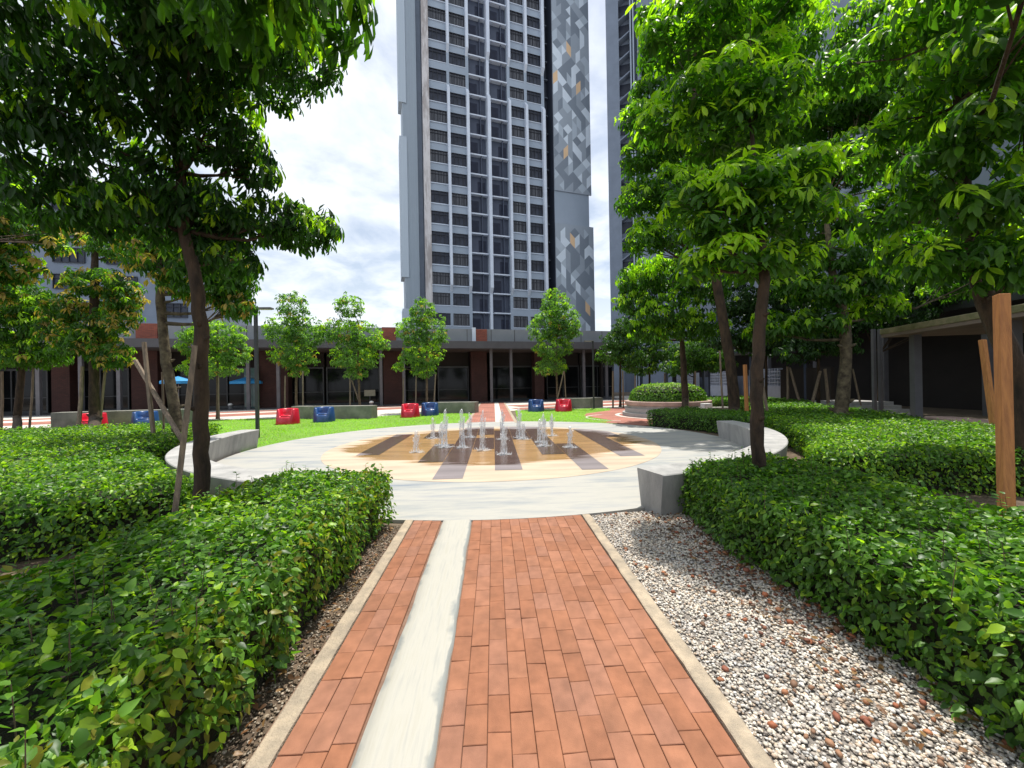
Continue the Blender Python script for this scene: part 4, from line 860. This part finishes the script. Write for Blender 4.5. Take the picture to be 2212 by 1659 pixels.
# ================================================================== FOUNTAIN JETS
def jet(x, y, h, label):
    root = empty('fountain_jet', (x, y, .046), 0, label, 'water jet', 'fountain water jets')
    m = MB(); n = 12
    def col(h, r, dx, dy, lean):
        pts = []; rs = []
        for i in range(n+1):
            t = i/n; pts.append((dx*t+random.gauss(0, .006)+lean*t*t, dy*t+random.gauss(0, .006), h*t)); k = .45+.55*t
            if t > .8: k = 1.15*(1-((t-.88)/.16)**2*.7) if t > .88 else 1.1
            rs.append(r*k*random.uniform(.55, 1.35))
        rs[-1] = r*.25; m.tube(pts, rs, 8)
    col(h, .040, 0, 0, 0)
    col(h*.82, .024, .035, .01, .035); col(h*.7, .022, -.04, .0, -.035)
    for k in range(6):                                             # falling strands
        a = random.uniform(0, 6.28); w = random.uniform(.04, .10); hh = h*random.uniform(.55, .95); pts = []
        for i in range(9):
            t = i/8; pts.append((math.cos(a)*w*(.35+.65*t), math.sin(a)*w*(.35+.65*t), hh*(1-t*t)+.01))
        m.tube(pts, [.004+.009*abs(math.sin(i*1.7+k)) for i in range(9)], 5)
    m.build('stream', M['water'], root, smooth=True)
    d = MB()
    for k in range(90):
        a = random.uniform(0, 6.28); q = random.random(); rr_ = .02+.15*q*random.random(); z = h*random.random()*(1.05-q*.6); s = random.uniform(.003, .008)
        c = Vector((math.cos(a)*rr_, math.sin(a)*rr_, z)); d.add([c+Vector(v)*s for v in ((1, 0, 0), (-1, 0, 0), (0, 1, 0), (0, -1, 0), (0, 0, 1.6), (0, 0, -1.6))], [(0, 2, 4), (2, 1, 4), (1, 3, 4), (3, 0, 4), (2, 0, 5), (1, 2, 5), (3, 1, 5), (0, 3, 5)])
    for k in range(22):
        a = 2*PI*k/22+random.uniform(-.1, .1); r0 = random.uniform(.05, .22); l = random.uniform(.01, .05)
        d.tube([(math.cos(a)*r0, math.sin(a)*r0, .002), (math.cos(a)*(r0+l*.5), math.sin(a)*(r0+l*.5), l), (math.cos(a)*(r0+l), math.sin(a)*(r0+l), l*1.1)], [.005, .004, .002], 4)
    ir = [random.uniform(.12, .24) for _ in range(18)]
    d.add([(r_*math.cos(2*PI*i/18), r_*math.sin(2*PI*i/18), .0045) for i, r_ in enumerate(ir)], [tuple(range(18))])
    d.build('splash', M['water'], root, smooth=True)
for x, y, h, lb in [
    (-1.82, 9.17, .50, 'faint low water jet, leftmost of the fountain, on a yellow tile'),
    (-1.79, 11.47, .61, 'short water jet below the blue chair at the back left'),
    (-1.36, 10.1, .60, 'lower water jet pressed against the tall one at left'),
    (-1.22, 9.8, .94, 'tall slim water jet second from the left at the front'),
    (-.80, 9.67, .95, 'tall wide water jet under the dark wall end'),
    (-.72, 11.5, .72, 'water jet rising behind the tall wide one'),
    (-.27, 9.22, .94, 'tall water jet landing on the lone yellow square tile'),
    (.21, 8.6, .66, 'frontmost water jet splashing on the brown stripe'),
    (.23, 10.95, .85, 'water jet in line with the white band of the far path'),
    (.72, 11.2, .87, 'tall thin water jet at the back, left of the blue chair'),
    (.82, 10.85, .46, 'broad dome shaped water jet on the long yellow stripe'),
    (1.22, 9.6, .82, 'high water jet with wide splash right of the long yellow stripe'),
    (1.2, 10.2, .62, 'smaller water jet behind the wide splashing one'),
    (1.7, 11.4, .66, 'back right water jet below the red chair'),
    (1.82, 9.26, .51, 'rightmost small water jet on a brown tile')]:
    jet(x, y, h, lb)

# ================================================================== TOWER WITH THE PATTERNED WALL
TA = R(15.6); T0 = Vector((-9.97, 59.84, 0)); te = Vector((math.cos(TA), math.sin(TA), 0)); tn = Vector((-math.sin(TA), math.cos(TA), 0))
def hit(vx, vy, off=0.0):
    v = ray(vx, vy); o = Vector((0, 0, EYE)); t = (T0+tn*off-o).dot(tn)/v.dot(tn); p = o+v*t; return ((p-T0).dot(te), p.z)
U = lambda vx, off=0.0, vy=500: hit(vx, vy, off)[0]
z_r0 = hit(994, 677)[1]; FH = (hit(994, 202.7)[1]-z_r0)/11.0
HT = 78.0
tw = empty('apartment_tower', T0, TA, 'grey apartment tower with white fins and a wall of diamond shaped panels', 'tower')
cols_ = dict(c1=(U(931.6), U(970.2)), c2=(U(976.2), U(1011.3)), b1=(U(1017.8), U(1054)), b2=(U(1064.5), U(1100.5)), c3=(U(1106.4), U(1137.2)), c4=(U(1143.2), U(1174)))
uL, uR = U(918), U(1180.5)
MB().box(uL, 0.7, 0, uR, 16, HT).build('core_wall', M['tw_wall'], tw)
# spandrel grid in front of the core: bands between window rows
NR = 19; wh = FH*.60
zwin = lambda k: z_r0+FH*k-wh                       # bottom of window row k
sps = [MB(), MB()]
for sp, (a, b_) in zip(sps, ((uL, U(1017.8)), (U(1100.5), uR))):
    sp.box(a, 0, 0, b_, .6, zwin(0))
    for k in range(NR+3):
        z1 = zwin(k)+wh; sp.box(a, 0.0, z1, b_, .6, zwin(k+1))
for a, b_ in ((uL, cols_['c1'][0]), (cols_['c1'][1], cols_['c2'][0]), (cols_['c2'][1], U(1017.8)), (U(1100.5), cols_['c3'][0]), (cols_['c3'][1], cols_['c4'][0]), (cols_['c4'][1], uR)):
    for k in range(NR+3): sps[0 if b_ < U(1058) else 1].box(a, .003, zwin(k), b_, .6, zwin(k)+wh)
for sp in sps: sp.build('spandrel_wall', M['tw_wall'], tw)
# windows: frame + pane, copied
def window_proto(w, h):
    f = MB(); t = .07
    f.box(0, -.04, 0, w, .10, t).box(0, -.04, h-t, w, .10, h).box(0, -.04, t, t, .10, h-t).box(w-t, -.04, t, w, .10, h-t)
    for i in (1, 2, 3): f.box(w*i/4-.03, -.02, t, w*i/4+.03, .08, h-t)
    f.box(t, -.02, h*.72, w-t, .06, h*.72+.04)
    return f.mesh('window', M['win_frame'])
sill = MB()
for key in ('c1', 'c2', 'c3', 'c4'):
    a, b_ = cols_[key]; w = b_-a; wm = window_proto(w, wh)
    sm1 = MB().box(-.1, -.20, -.21, w+.1, -.052, -.11).mesh('ledge', M['tw_light']); sm2 = MB().box(-.05, -.12, -.14, w+.05, -.052, -.05).mesh('ledge', M['tw_light'])
    pms = [MB().box(.05, .11, .05, w-.05, .14, wh-.05).mesh('pane', M[q]) for q in ('pane', 'curtain')]
    for k in range(NR):
        o = bpy.data.objects.new('window', wm); C.objects.link(o); o.parent = tw; o.location = (a, .05, zwin(k))
        p = bpy.data.objects.new('pane', pms[1 if random.random() < .45 else 0]); C.objects.link(p); p.parent = o
        q = bpy.data.objects.new('ledge', sm1 if (2 <= k <= 11 or k >= 14) else sm2); C.objects.link(q); q.parent = o
# balconies
for key, (a, b_) in (('b1', (U(1017.8), U(1054.5))), ('b2', (U(1064), U(1100.5)))):
    w = b_-a; zb = lambda k: zwin(k)-FH*.30
    sm = MB().box(0, -.10, -.10, w, 1.6, .10).mesh('balcony', M['tw_light'])
    bw = MB().box(0, .60, .10, w, .64, FH-.10, 0).box(w*.66, .1, .10, w*.66+.12, .6, FH-.1, 0).mesh('back_wall', M['balc_wall'])
    dr = MB().box(w*.06, .55, .10, w*.52, .597, FH*.72).mesh('door', M['balc_door'])
    dr2 = MB().box(w*.48, .55, .10, w*.93, .597, FH*.72).mesh('door', M['balc_door'])
    rl = MB().box(.02, -.06, .12, w-.02, -.03, .95).mesh('railing', M['balc_door'])
    for k in range(NR):
        o = bpy.data.objects.new('balcony', sm); C.objects.link(o); o.parent = tw; o.location = (a, 0, zb(k))
        for nm, me in (('back_wall', bw), ('door', dr if (k+len(key)+(key == 'b2')) % 3 else dr2)):
            q = bpy.data.objects.new(nm, me); C.objects.link(q); q.parent = o
# fins, in two runs with a two storey break
def finrun(u0, u1, yb, yt, top=None, d=.75):
    vx = 0
    z0 = hit(yb[0], yb[1])[1]; z1 = HT if yt is None else hit(yt[0], yt[1])[1]
    mb = MB(); c = d
    vs = [(u0, -.002, z0-.5), (u1, -.002, z0-.5), (u1, -d, z0+.4), (u0, -d, z0+.4), (u0, -.002, z1), (u1, -.002, z1), (u1, -d, z1-.9), (u0, -d, z1-.9)]
    mb.add(vs, [(0, 1, 2, 3), (4, 7, 6, 5), (0, 3, 7, 4), (3, 2, 6, 7), (2, 1, 5, 6), (1, 0, 4, 5)]); mb.build('fin', M['tw_light'], tw)
for xa, xb, yb, ym0, ym1 in [(969, 976.5, 622, 183, 107), (1009.8, 1017.8, 625, 192, 115), (1054.5, 1063.5, 628, 203, 125), (1100.5, 1107, 629, 213, 137), (1136.5, 1143.5, 632, 222, 151), (1172.6, 1180.4, 632, 231, 158)]:
    xm = (xa+xb)/2; hw = (xb-xa)*.36; xa, xb = xm-hw, xm+hw
    finrun(U(xa), U(xb), (xm, yb), (xm, ym0), d=.7); finrun(U(xa), U(xb), (xm-3, ym1), None, d=.7)
lf = MB(); lf.box(U(1058)-.12, -.05, 0, U(1058)+.12, 0.62, HT); lf.box(U(1057)-.05, -.03, 0, U(1062), .6, HT); lf.build('mullion', M['tw_light'], tw)
# left: scaled pale strip, slate recess, corrugated wing
MB().box(U(917), -.35, 0, U(931.5), -.003, HT).build('scaled_strip', M['tw_scale'], tw)
MB().box(U(904, 1.0)-.0, 1.0, 0, U(917)-.01, 14, HT).build('slate_recess', M['tw_slate'], tw)
cw = MB(); ua, ub_ = U(873, .4), U(905, .4)
cw.box(ua, .5, 0, ub_, 4.5, HT)
nr = 26
for i in range(nr): cw.box(ua+(ub_-ua)*i/nr, .42, 0, ua+(ub_-ua)*(i+.5)/nr, .498, HT)
cw.build('corrugated_wing', M['tw_corr'], tw)
# projecting cladding blocks that step the wing's outer edge
for (ya, yb_) in ((-400, 216), (290, 596), (665, 900)):
    z1 = min(HT, hit(865, ya)[1]); z0 = max(0, hit(865, yb_)[1]); MB().box(U(866 if ya < 600 else 867, .3), .25, z0, U(882, .3), 3.2, z1).build('cladding_block', M['tw_corr'], tw)
# navy slot between facade and patterned wall
nv = MB(); nv.box(uR+.01, 2.2, 0, U(1198), 14, HT)
nv.build('recess', M['tw_navy'], tw)
MB().box(U(1198)-.08, -.195, 0, U(1198)-.004, 2.19, HT).build('recess_lining', M['tw_navy'], tw)
ns = MB()
for k in range(NR+3): ns.box(uR+.02, 1.7, zwin(k)-.5, U(1190, 1.7), 2.19, zwin(k)-.35)
ns.build('recess_slab', M['tw_slate'], tw)
MB().box(uR+.3, 1.9, 0, uR+.75, 2.19, HT).build('recess_pane', M['pane'], tw)
# patterned wall
pu0 = U(1198); pu1 = U(1272)
MB().box(pu0, -.2, 0, pu1, 13, HT).build('side_wall', M['tw_wall'], tw)
def pattern(z0, z1, u1, seed, oranges):
    r = random.Random(seed); w_ = .87; h = 1.78; mb = MB(); base = -.38
    mb.box(pu0-.02, base+.004, z0, u1, -.202, z1, 1)
    nc = int((u1-pu0)/w_); w_ = (u1-pu0-.06)/nc; nz = int((z1-z0)/h)*2; tris = {}
    def P(i, j): return (pu0+.02+i*w_, z0+.1+j*h/2)
    for i in range(nc):
        for j in range(nz-1):
            if (i+j) % 2 == 0: t = [(i, j), (i, j+2), (i+1, j+1)]           # vertical edge on the left
            else: t = [(i+1, j), (i+1, j+2), (i, j+1)]
            tris[(i, j)] = t
    keys = list(tris); r.shuffle(keys); colr = {}
    for k in keys:
        if k in colr: continue
        c = r.choice([0, 0, 0, 1, 1, 1, 2, 2, 3, 3]); colr[k] = c; i, j = k
        nb = [(i, j-1), (i, j+1), (i+(-1 if (i+j) % 2 == 0 else 1), j)]; r.shuffle(nb)
        for q in nb[:r.choice([1, 1, 1, 2])]:
            if q in tris and q not in colr: colr[q] = c
        if c == 0 and r.random() < .6:
            for q in nb:
                if q in tris and q not in colr: colr[q] = 0
    for ou, oz in oranges:
        k = min(tris, key=lambda k: abs(P(k[0]+.5, 0)[0]-ou)+abs(P(0, k[1]+1)[1]-oz)); colr[k] = 4
        q = (k[0], k[1]+1) if (k[0], k[1]+1) in tris else (k[0], k[1]-1); colr[q] = 4
    for k, t in tris.items():
        pts = [P(*v) for v in t]; pts = [(x, base, z) for x, z in pts]
        mb.add(pts if (k[0]+k[1]) % 2 else pts[::-1], [(0, 1, 2)], colr[k])
    mb.build('diamond_cladding', [M['d0'], M['d1'], M['d2'], M['d3'], M['d4']], tw)
V5 = lambda x, y: (811.1+x*.26668, y*.26668)
V6 = lambda x, y: (811.1+x*.26668, 368.7+y*.26668)
pattern(hit(1235, 418)[1], HT-.5, U(1279, -.38), 4, [hit(*V5(1540, 430)), hit(*V5(1437, 640)), hit(*V5(1650, 740)), hit(*V5(1540, 1270))])
pattern(5.0, hit(1235, 487)[1], U(1282, -.38), 9, [hit(*V6(1595, 600)), hit(*V6(1720, 1160))])

# ================================================================== RIGHT TOWER (mostly behind the trees)
rt0 = at(1322, 829, 61); rtw = empty('apartment_tower', (rt0.x, rt0.y, 0), R(-19), 'second tower, plain grey with a column of slanted window hoods, behind the right trees', 'tower')
MB().box(0, .0, 0, 1.9, 20, 95).box(4.6, 0, 0, 60, 20, 95).box(1.9, 1.2, 0, 4.6, 19.9, 95).build('wall', M['grey_blue'], rtw)
MB().box(3.55, -.12, 0, 3.75, 1.2, 95).box(3.95, -.05, 0, 4.15, 1.19, 95).build('pipe', M['tw_wall'], rtw)
hm = MB(); hm.add([(1.9, -.0, 1.9), (3.5, -.0, 3.0), (3.5, 1.2, 3.0), (1.9, 1.2, 1.9), (1.9, 0, 2.1), (3.5, 0, 3.2), (3.5, 1.2, 3.2), (1.9, 1.2, 2.1)], [(0, 3, 2, 1), (4, 5, 6, 7), (0, 1, 5, 4), (1, 2, 6, 5), (2, 3, 7, 6), (3, 0, 4, 7)])
hood = hm.mesh('window_hood', M['grey_blue']); pn = MB().box(1.95, 1.1, .3, 3.5, 1.19, 2.0).mesh('pane', M['pane'])
for k in range(3, 28):
    o = bpy.data.objects.new('window_hood', hood); C.objects.link(o); o.parent = rtw; o.location = (0, 0, k*3.1)
    q = bpy.data.objects.new('pane', pn); C.objects.link(q); q.parent = o
gw = MB()
for c in range(9):
    for k in range(2, 28): gw.box(7+c*6, -.06, k*3.1, 10+c*6, -.003, k*3.1+1.7)
gw.build('window_rows', M['pane'], rtw); rtw.children[-1]['kind'] = 'stuff'

# ================================================================== LEFT APARTMENT BLOCK behind the shops
lb0 = at(440, 829, 47); lbk = empty('apartment_block', (lb0.x, lb0.y, 0), R(10), 'pale blue grey apartment block with balconies glimpsed behind the left trees', 'apartment block')
MB().box(-60, 0, 0, 0, 14, 24).build('wall', M['grey_blue'], lbk)
wm = window_proto(3.0, 1.7); pm = MB().box(.05, .11, .05, 2.95, .14, 1.65).mesh('pane', M['pane']); bm = MB().box(-.2, -1.1, -.2, 4.2, 0, 0).box(-.2, -1.12, .0, 4.2, -1.06, .95).mesh('balcony', M['tw_light'])
for k in range(6):
    for c in range(9):
        o = bpy.data.objects.new('window', wm); C.objects.link(o); o.parent = lbk; o.location = (-4.5-c*5, -.16, 7.2+k*3.0)
        q = bpy.data.objects.new('pane', pm); C.objects.link(q); q.parent = o
        if c in (5, 7): o = bpy.data.objects.new('balcony', bm); C.objects.link(o); o.parent = lbk; o.location = (-5-c*5, -.2, 6.9+k*3)

# ================================================================== LOW SHOP BUILDING
PA = math.atan(.185); P0 = Vector((0, 33.7, 0)); pe = Vector((math.cos(PA), math.sin(PA), 0)); pn_ = Vector((-math.sin(PA), math.cos(PA), 0))
def ph(vx, vy, off=0.0):
    v = ray(vx, vy); o = Vector((0, 0, EYE)); t = (P0+pn_*off-o).dot(pn_)/v.dot(pn_); p = o+v*t; return ((p-P0).dot(pe), p.z)
PU = lambda vx, off=0.0: ph(vx, 800, off)[0]
pod = empty('shop_building', P0, PA, 'long low shop building with dark glass fronts, brick piers and grey roof band', 'building')
HB = 4.62; x0, x1 = -62.0, PU(1335)
MB().box(x0, .3, HB+.62, x1-.2, 18, 6.4).build('parapet', M['pod_grey'], pod)
js = MB(); x = x0+1
while x < x1-1: js.box(x, .285, HB+.64, x+.05, .299, 6.36); x += 2.1
js.build('joint', M['pod_dark'], pod)
MB().box(x0, -.9, HB, x1, .28, HB+.6).build('fascia', mat('fascia_paint', (.075, .078, .088), (.06, .062, .07), .6, 1), pod)
MB().box(x0, .282, HB+.01, x1, 6, HB+.25).build('soffit', M['pod_ceiling'], pod)
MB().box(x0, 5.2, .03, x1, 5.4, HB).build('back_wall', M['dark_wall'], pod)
MB().box(x0, -.6, 0, x1+.5, 5.2, .03).build('floor', M['pod_dark'], pod)
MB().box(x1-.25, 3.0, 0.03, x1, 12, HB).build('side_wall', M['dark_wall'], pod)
for a, b_ in ((291, 337), (826, 856), (1030, 1054)):
    pa_, pb_ = PU(a), PU(b_); MB().box(pa_, .15, HB+.66, pb_, .297, 6.42 if a < 1000 else 6.36).build('brick_panel', M['pod_brick'], pod)
MB().box(PU(1022), .1, HB+.66, PU(1029.5), .296, 6.5).build('coping_post', M['tw_light'], pod)
for a in (-20, 83, 175, 257, 536, 601, 823, 872, 1061, 1104, 1261, 1310):
    u_ = PU(a, .0); MB().box(u_-.11, -.1, .03, u_+.11, .12, HB-.002).build('post', M['steel'], pod)
for a, b_ in ((-120, -60), (110, 150), (283, 340), (560, 622), (828, 868), (1018, 1052), (1155, 1175)):
    ua_, ub2 = PU(a, 2.0), PU(b_, 2.0); MB().box(ua_, 2.0, .03, ub2, 3.0, HB).build('brick_pier', M['pod_brick_shaded'], pod)
# shop fronts: framed glass bays
bays = [(-400, -125, 0), (-55, 105, 0), (155, 280, 0), (345, 420, 0), (425, 555, 1), (628, 700, 0), (705, 820, 0), (874, 940, 0), (945, 1012, 0), (1058, 1150, 0), (1180, 1250, 0), (1253, 1325, 0)]
for a, b_, pale in bays:
    ua_, ub2 = PU(a, 3.4), PU(b_, 3.4); w = ub2-ua_
    f = MB(); f.box(ua_, 3.3, 3.2, ub2, 3.42, 3.35).box(ua_, 3.3, .03, ub2, 3.42, .2).box(ua_, 3.3, .2, ua_+.1, 3.42, 3.2).box(ub2-.1, 3.3, .2, ub2, 3.42, 3.2)
    n = max(1, round(w/2.0))
    for i in range(1, n): f.box(ua_+w*i/n-.04, 3.3, .2, ua_+w*i/n+.04, 3.42, 3.2)
    f.box(ua_+.1, 3.31, 1.15, ub2-.1, 3.41, 1.21)
    o = f.build('shopfront', M['metal_dark'], pod)
    MB().box(ua_+.1, 3.45, .2, ub2-.1, 3.48, 3.2).build('pane', M['pod_glass_pale' if pale and a > 500 else 'pod_glass'], o)
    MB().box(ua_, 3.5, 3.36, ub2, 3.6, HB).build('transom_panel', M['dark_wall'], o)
# pale glazed corner beside the brick pier on the left
MB().box(PU(527, 1.5), 1.5, .03, PU(556, 1.5), 1.56, 3.2).build('glass_screen', M['pod_glass_pale'], pod)
# hanging sign in a shopfront
sg = MB().box(-.45, -.02, -.25, .45, .02, .25).build('notice_board', mat('board', (.30, .28, .20), (.24, .22, .16), .7, 6), label='small pale notice board standing in the shopfront behind the wide crowned tree', cat='sign')
sg.location = P0+pe*PU(798, 1)+pn_*1.0+Vector((0, 0, 1.05))
MB().box(-.03, -.02, -1.02, .03, .02, -.252).build('leg', M['metal_dark'], sg)
# blue umbrellas of the cafe
def umbrella(vx, off, r, hz, label):
    root = empty('umbrella', P0+pe*PU(vx, off)+pn_*off, 0, label, 'umbrella', 'blue cafe umbrellas')
    mb = MB(); n = 8; mb.v = [(0, 0, hz+.35)]+[(r*math.cos(2*PI*i/n), r*math.sin(2*PI*i/n), hz) for i in range(n)]+[(r*math.cos(2*PI*i/n), r*math.sin(2*PI*i/n), hz-.18) for i in range(n)]
    mb.f = [(0, 1+i, 1+(i+1) % n) for i in range(n)]+[(1+i, 1+n+i, 1+n+(i+1) % n, 1+(i+1) % n) for i in range(n)]; mb.m = [0]*len(mb.f)
    mb.build('canopy', M['umbrella'], root); MB().lathe([(.03, 0.03), (.03, hz+.3)], 8).build('pole', M['metal_grey'], root); MB().lathe([(.3, .03), (.3, .10), (.05, .14)], 16).build('base', M['metal_dark'], root)
umbrella(385, -1.5, 1.0, 2.2, 'blue cafe umbrella seen between the leaning pale tree and the near trunk')
umbrella(532, 1.0, 1.1, 2.15, 'blue cafe umbrella under the shop roof beside the lamp post')

# ================================================================== RIGHT WING, BREEZE BLOCK WALL, PAVILION
rw = empty('side_building', (19.5, 6, 0), 0, 'dark side building behind the breeze block wall and right trees', 'building')
MB().box(3.0, -10, 0, 3.3, 42, 7.5).build('back_wall', M['dark_wall'], rw)
MB().box(0, -10, 4.4, 3.0, 42, 5.0).build('fascia', M['metal_dark'], rw)
MB().box(.3, -10, 5.003, 3.0, 42, 12).build('upper_wall', M['grey_blue'], rw)
for k in range(12): MB().box(-.02, -8+k*4.1, 0, .22, -7.78+k*4.1, 4.4).build('post', M['steel'], rw)
for k in range(11): MB().box(.24, -7.2+k*4.1, 6.2, .297, -5.0+k*4.1, 8.0).build('window', M['pane'], rw)
def breeze(y0, y1, label, X=18.0, h=2.3):
    root = empty('breeze_block_wall', (X, y0, 0), 0, label, 'wall', 'perforated block walls behind the right hedge'); L_ = y1-y0
    MB().box(0, 0, 0, .18, L_, h-1.15).build('base', M['breeze'], root)
    mb = MB(); n = max(2, int(L_/.24)); s = L_/n
    for i in range(n+1): mb.box(.02, i*s-.028+(.028 if i == 0 else 0), h-1.149, .16, i*s+.028-(.028 if i == n else 0), h)
    m_ = 5
    for j in range(m_+1): mb.box(.03, .03, h-1.148+j*(1.14/m_)-.0, .15, L_-.03, h-1.148+j*(1.14/m_)+.055-(.06 if j == m_ else 0))
    mb.build('lattice', M['breeze'], root)
breeze(23.6, 26.6, 'perforated pale block wall panel right of the trunk with stakes')
breeze(28.2, 31.5, 'perforated pale block wall panel left of the near right trunk')
breeze(33.5, 37.5, 'far perforated block wall panel just right of the round planter')
MB().box(0, 0, 0, .2, 3.6, 2.2).build('panel_wall', M['dark_wall'], label='plain dark brown wall panel right of the lattice wall', cat='wall').location = (17.7, 19.6, 0)
sw = MB().box(0, 0, 0, .15, 14, 1.9).build('screen_wall', mat('screen', (.10, .12, .16), (.07, .085, .12), .8, 2), label='dark blue grey screen wall behind the lattice panels', cat='wall'); sw.location = (18.6, 24, 0)
# covered walkway
cwk = empty('covered_walkway', (0, 0, 0), 0, 'dark roofed covered walkway behind the slim trees on the right', 'walkway')
a_ = at(1500, 762, 25); b2 = at(1700, 742, 22); d = (b2-a_); ang = math.atan2(d.y, d.x); cwk.location = (a_.x, a_.y, 0); cwk.rotation_euler = (0, 0, ang)
L_ = d.length; MB().box(0, 0, 3.2, L_+.3, 2.2, 3.42).build('roof', mat('roof_navy', (.06, .075, .10), (.05, .06, .08), .5, 1), cwk)
for k in range(3):
    for yy in (.15, 1.9): MB().box(k*2.6+.4, yy, 0, k*2.6+.5, yy+.1, 3.2).build('post', mat('post_navy', (.03, .045, .09), None, .5, 2) if k == 0 and yy < 1 else bpy.data.materials['post_navy'], cwk)
# pavilion
pc = at(1900, 724, 13.0); pd = at(2100, 700, 9.9); d = Vector((pd.x-pc.x, pd.y-pc.y, 0)); ang = math.atan2(d.y, d.x)
pv = empty('pavilion', (pc.x, pc.y, 0), ang, 'open pavilion with mossy pale roof slab on dark columns at the right', 'pavilion')
zr = 2.92; Lp = 7.4
MB().box(0, 0, zr+.10, Lp, 4.2, zr+.28).build('roof_edge', M['canopy_edge'], pv, bevel=.02)
MB().box(.03, .03, zr, Lp-.03, 4.17, zr+.099).build('soffit', M['canopy_under'], pv)
for px, w_ in ((.55, .20), (3.35, .22), (6.5, .22)):
    for py in (.45, 3.5): MB().box(px, py, 0, px+w_, py+w_, zr).build('column', M['steel'], pv)
rl = MB()
for k in range(34): rl.box(.9+k*.16, 3.85, .15, .93+k*.16, 3.88, 1.05)
rl.box(.9, 3.83, 1.05, 6.4, 3.9, 1.11).box(.9, 3.83, .1, 6.4, 3.9, .15); rl.build('railing', M['metal_grey'], pv)
MB().box(.2, .2, 0, Lp, 4.1, .06).build('floor', M['darkbench'], pv)
pb = MB().box(0, 0, 0, 2.2, .6, .48).build('stone_seat', M['planter_pink'], bevel=.03, label='low rounded stone seat inside the pavilion', cat='seat'); q = gp(1995, 915, .3); pb.location = (q.x, q.y, 0.062); pb.rotation_euler = (0, 0, ang)
stp = MB()
for k in range(4): stp.box(-k*.0, k*.32, 0, 2.4, 3.0, .14*(k+1))
so = stp.build('steps', M['planter_grey'], label='grey stone steps leading up beside the pavilion posts', cat='steps'); q = at(1860, 870, 15.5); so.location = (q.x, q.y, 0)
for px in (1889, 1903):
    q = at(px, 870, 14.5); MB().box(-.05, -.05, 0, .05, .05, 3.4).build('slim_post', M['steel'], label='slim grey steel post beside the steps, %s of the pair' % ('left' if px == 1889 else 'right'), cat='post', group='slim steel posts').location = (q.x, q.y, 0)

# ================================================================== SKY, SUN, CAMERA
SUN_EL = R(73); sx, sy = .40, .916                        # horizontal heading towards the sun
SUN_AZ = math.atan2(sx, sy)                              # clockwise from +Y
w = bpy.data.worlds.new('World'); sc.world = w; w.use_nodes = True; nt = w.node_tree; bg = nt.nodes['Background']
sky = N(nt, 'ShaderNodeTexSky', sky_type='NISHITA'); sky.sun_disc = False; sky.sun_elevation = SUN_EL; sky.sun_rotation = SUN_AZ; sky.air_density = 1.2; sky.dust_density = 1.5
co = N(nt, 'ShaderNodeTexCoord'); sep = N(nt, 'ShaderNodeSeparateXYZ'); nt.links.new(co.outputs['Generated'], sep.inputs[0])
ad = N(nt, 'ShaderNodeMath', operation='ADD'); ad.inputs[1].default_value = .22; nt.links.new(sep.outputs[2], ad.inputs[0])
dvx = N(nt, 'ShaderNodeMath', operation='DIVIDE'); dvy = N(nt, 'ShaderNodeMath', operation='DIVIDE')
nt.links.new(sep.outputs[0], dvx.inputs[0]); nt.links.new(ad.outputs[0], dvx.inputs[1]); nt.links.new(sep.outputs[1], dvy.inputs[0]); nt.links.new(ad.outputs[0], dvy.inputs[1])
cb = N(nt, 'ShaderNodeCombineXYZ'); nt.links.new(dvx.outputs[0], cb.inputs[0]); nt.links.new(dvy.outputs[0], cb.inputs[1])
nz = N(nt, 'ShaderNodeTexNoise'); nz.inputs['Scale'].default_value = 2.6; nz.inputs['Detail'].default_value = 9; nz.inputs['Roughness'].default_value = .55; nz.inputs['Distortion'].default_value = .3
nt.links.new(cb.outputs[0], nz.inputs['Vector'])
cm = ramp(nt, nz.outputs['Fac'], [(.38, g3(.35)), (.58, g3(1))])
hz = N(nt, 'ShaderNodeMapRange'); hz.inputs[1].default_value = .05; hz.inputs[2].default_value = .35; hz.inputs[3].default_value = 1; hz.inputs[4].default_value = 0; nt.links.new(sep.outputs[2], hz.inputs[0])
mxm = N(nt, 'ShaderNodeMath', operation='MAXIMUM'); nt.links.new(cm.outputs[0], mxm.inputs[0]); nt.links.new(hz.outputs[0], mxm.inputs[1])
mxs = N(nt, 'ShaderNodeMix', data_type='RGBA'); nt.links.new(mxm.outputs[0], mxs.inputs[0]); nt.links.new(sky.outputs[0], mxs.inputs[6]); mxs.inputs[7].default_value = (8.3, 8.8, 9.5, 1)
nt.links.new(mxs.outputs[2], bg.inputs['Color']); bg.inputs['Strength'].default_value = .10
sl = bpy.data.lights.new('sun', 'SUN'); sl.energy = 4.8; sl.angle = R(.55); sl.color = (1, .955, .88)
so = bpy.data.objects.new('sun', sl); C.objects.link(so)
dirv = Vector((sx*math.cos(SUN_EL), sy*math.cos(SUN_EL), math.sin(SUN_EL))); so.rotation_euler = dirv.to_track_quat('Z', 'Y').to_euler(); so.location = (20, 20, 60)
cam = bpy.data.cameras.new('camera'); cam.sensor_width = 36; cam.lens = 36*FPX/2212; cam.clip_end = 2000; cam.clip_start = .05
cob = bpy.data.objects.new('camera', cam); C.objects.link(cob); sc.camera = cob
mw = Matrix((( rr.x, ru.x, -cd.x, 0), (rr.y, ru.y, -cd.y, 0), (rr.z, ru.z, -cd.z, EYE+.042), (0, 0, 0, 1))); cob.matrix_world = mw
sc.view_settings.view_transform = 'Standard'; sc.view_settings.look = 'None'; sc.view_settings.exposure = .38; sc.view_settings.gamma = 1
sc.cycles.max_bounces = 6; sc.cycles.transparent_max_bounces = 16; sc.cycles.use_denoising = True
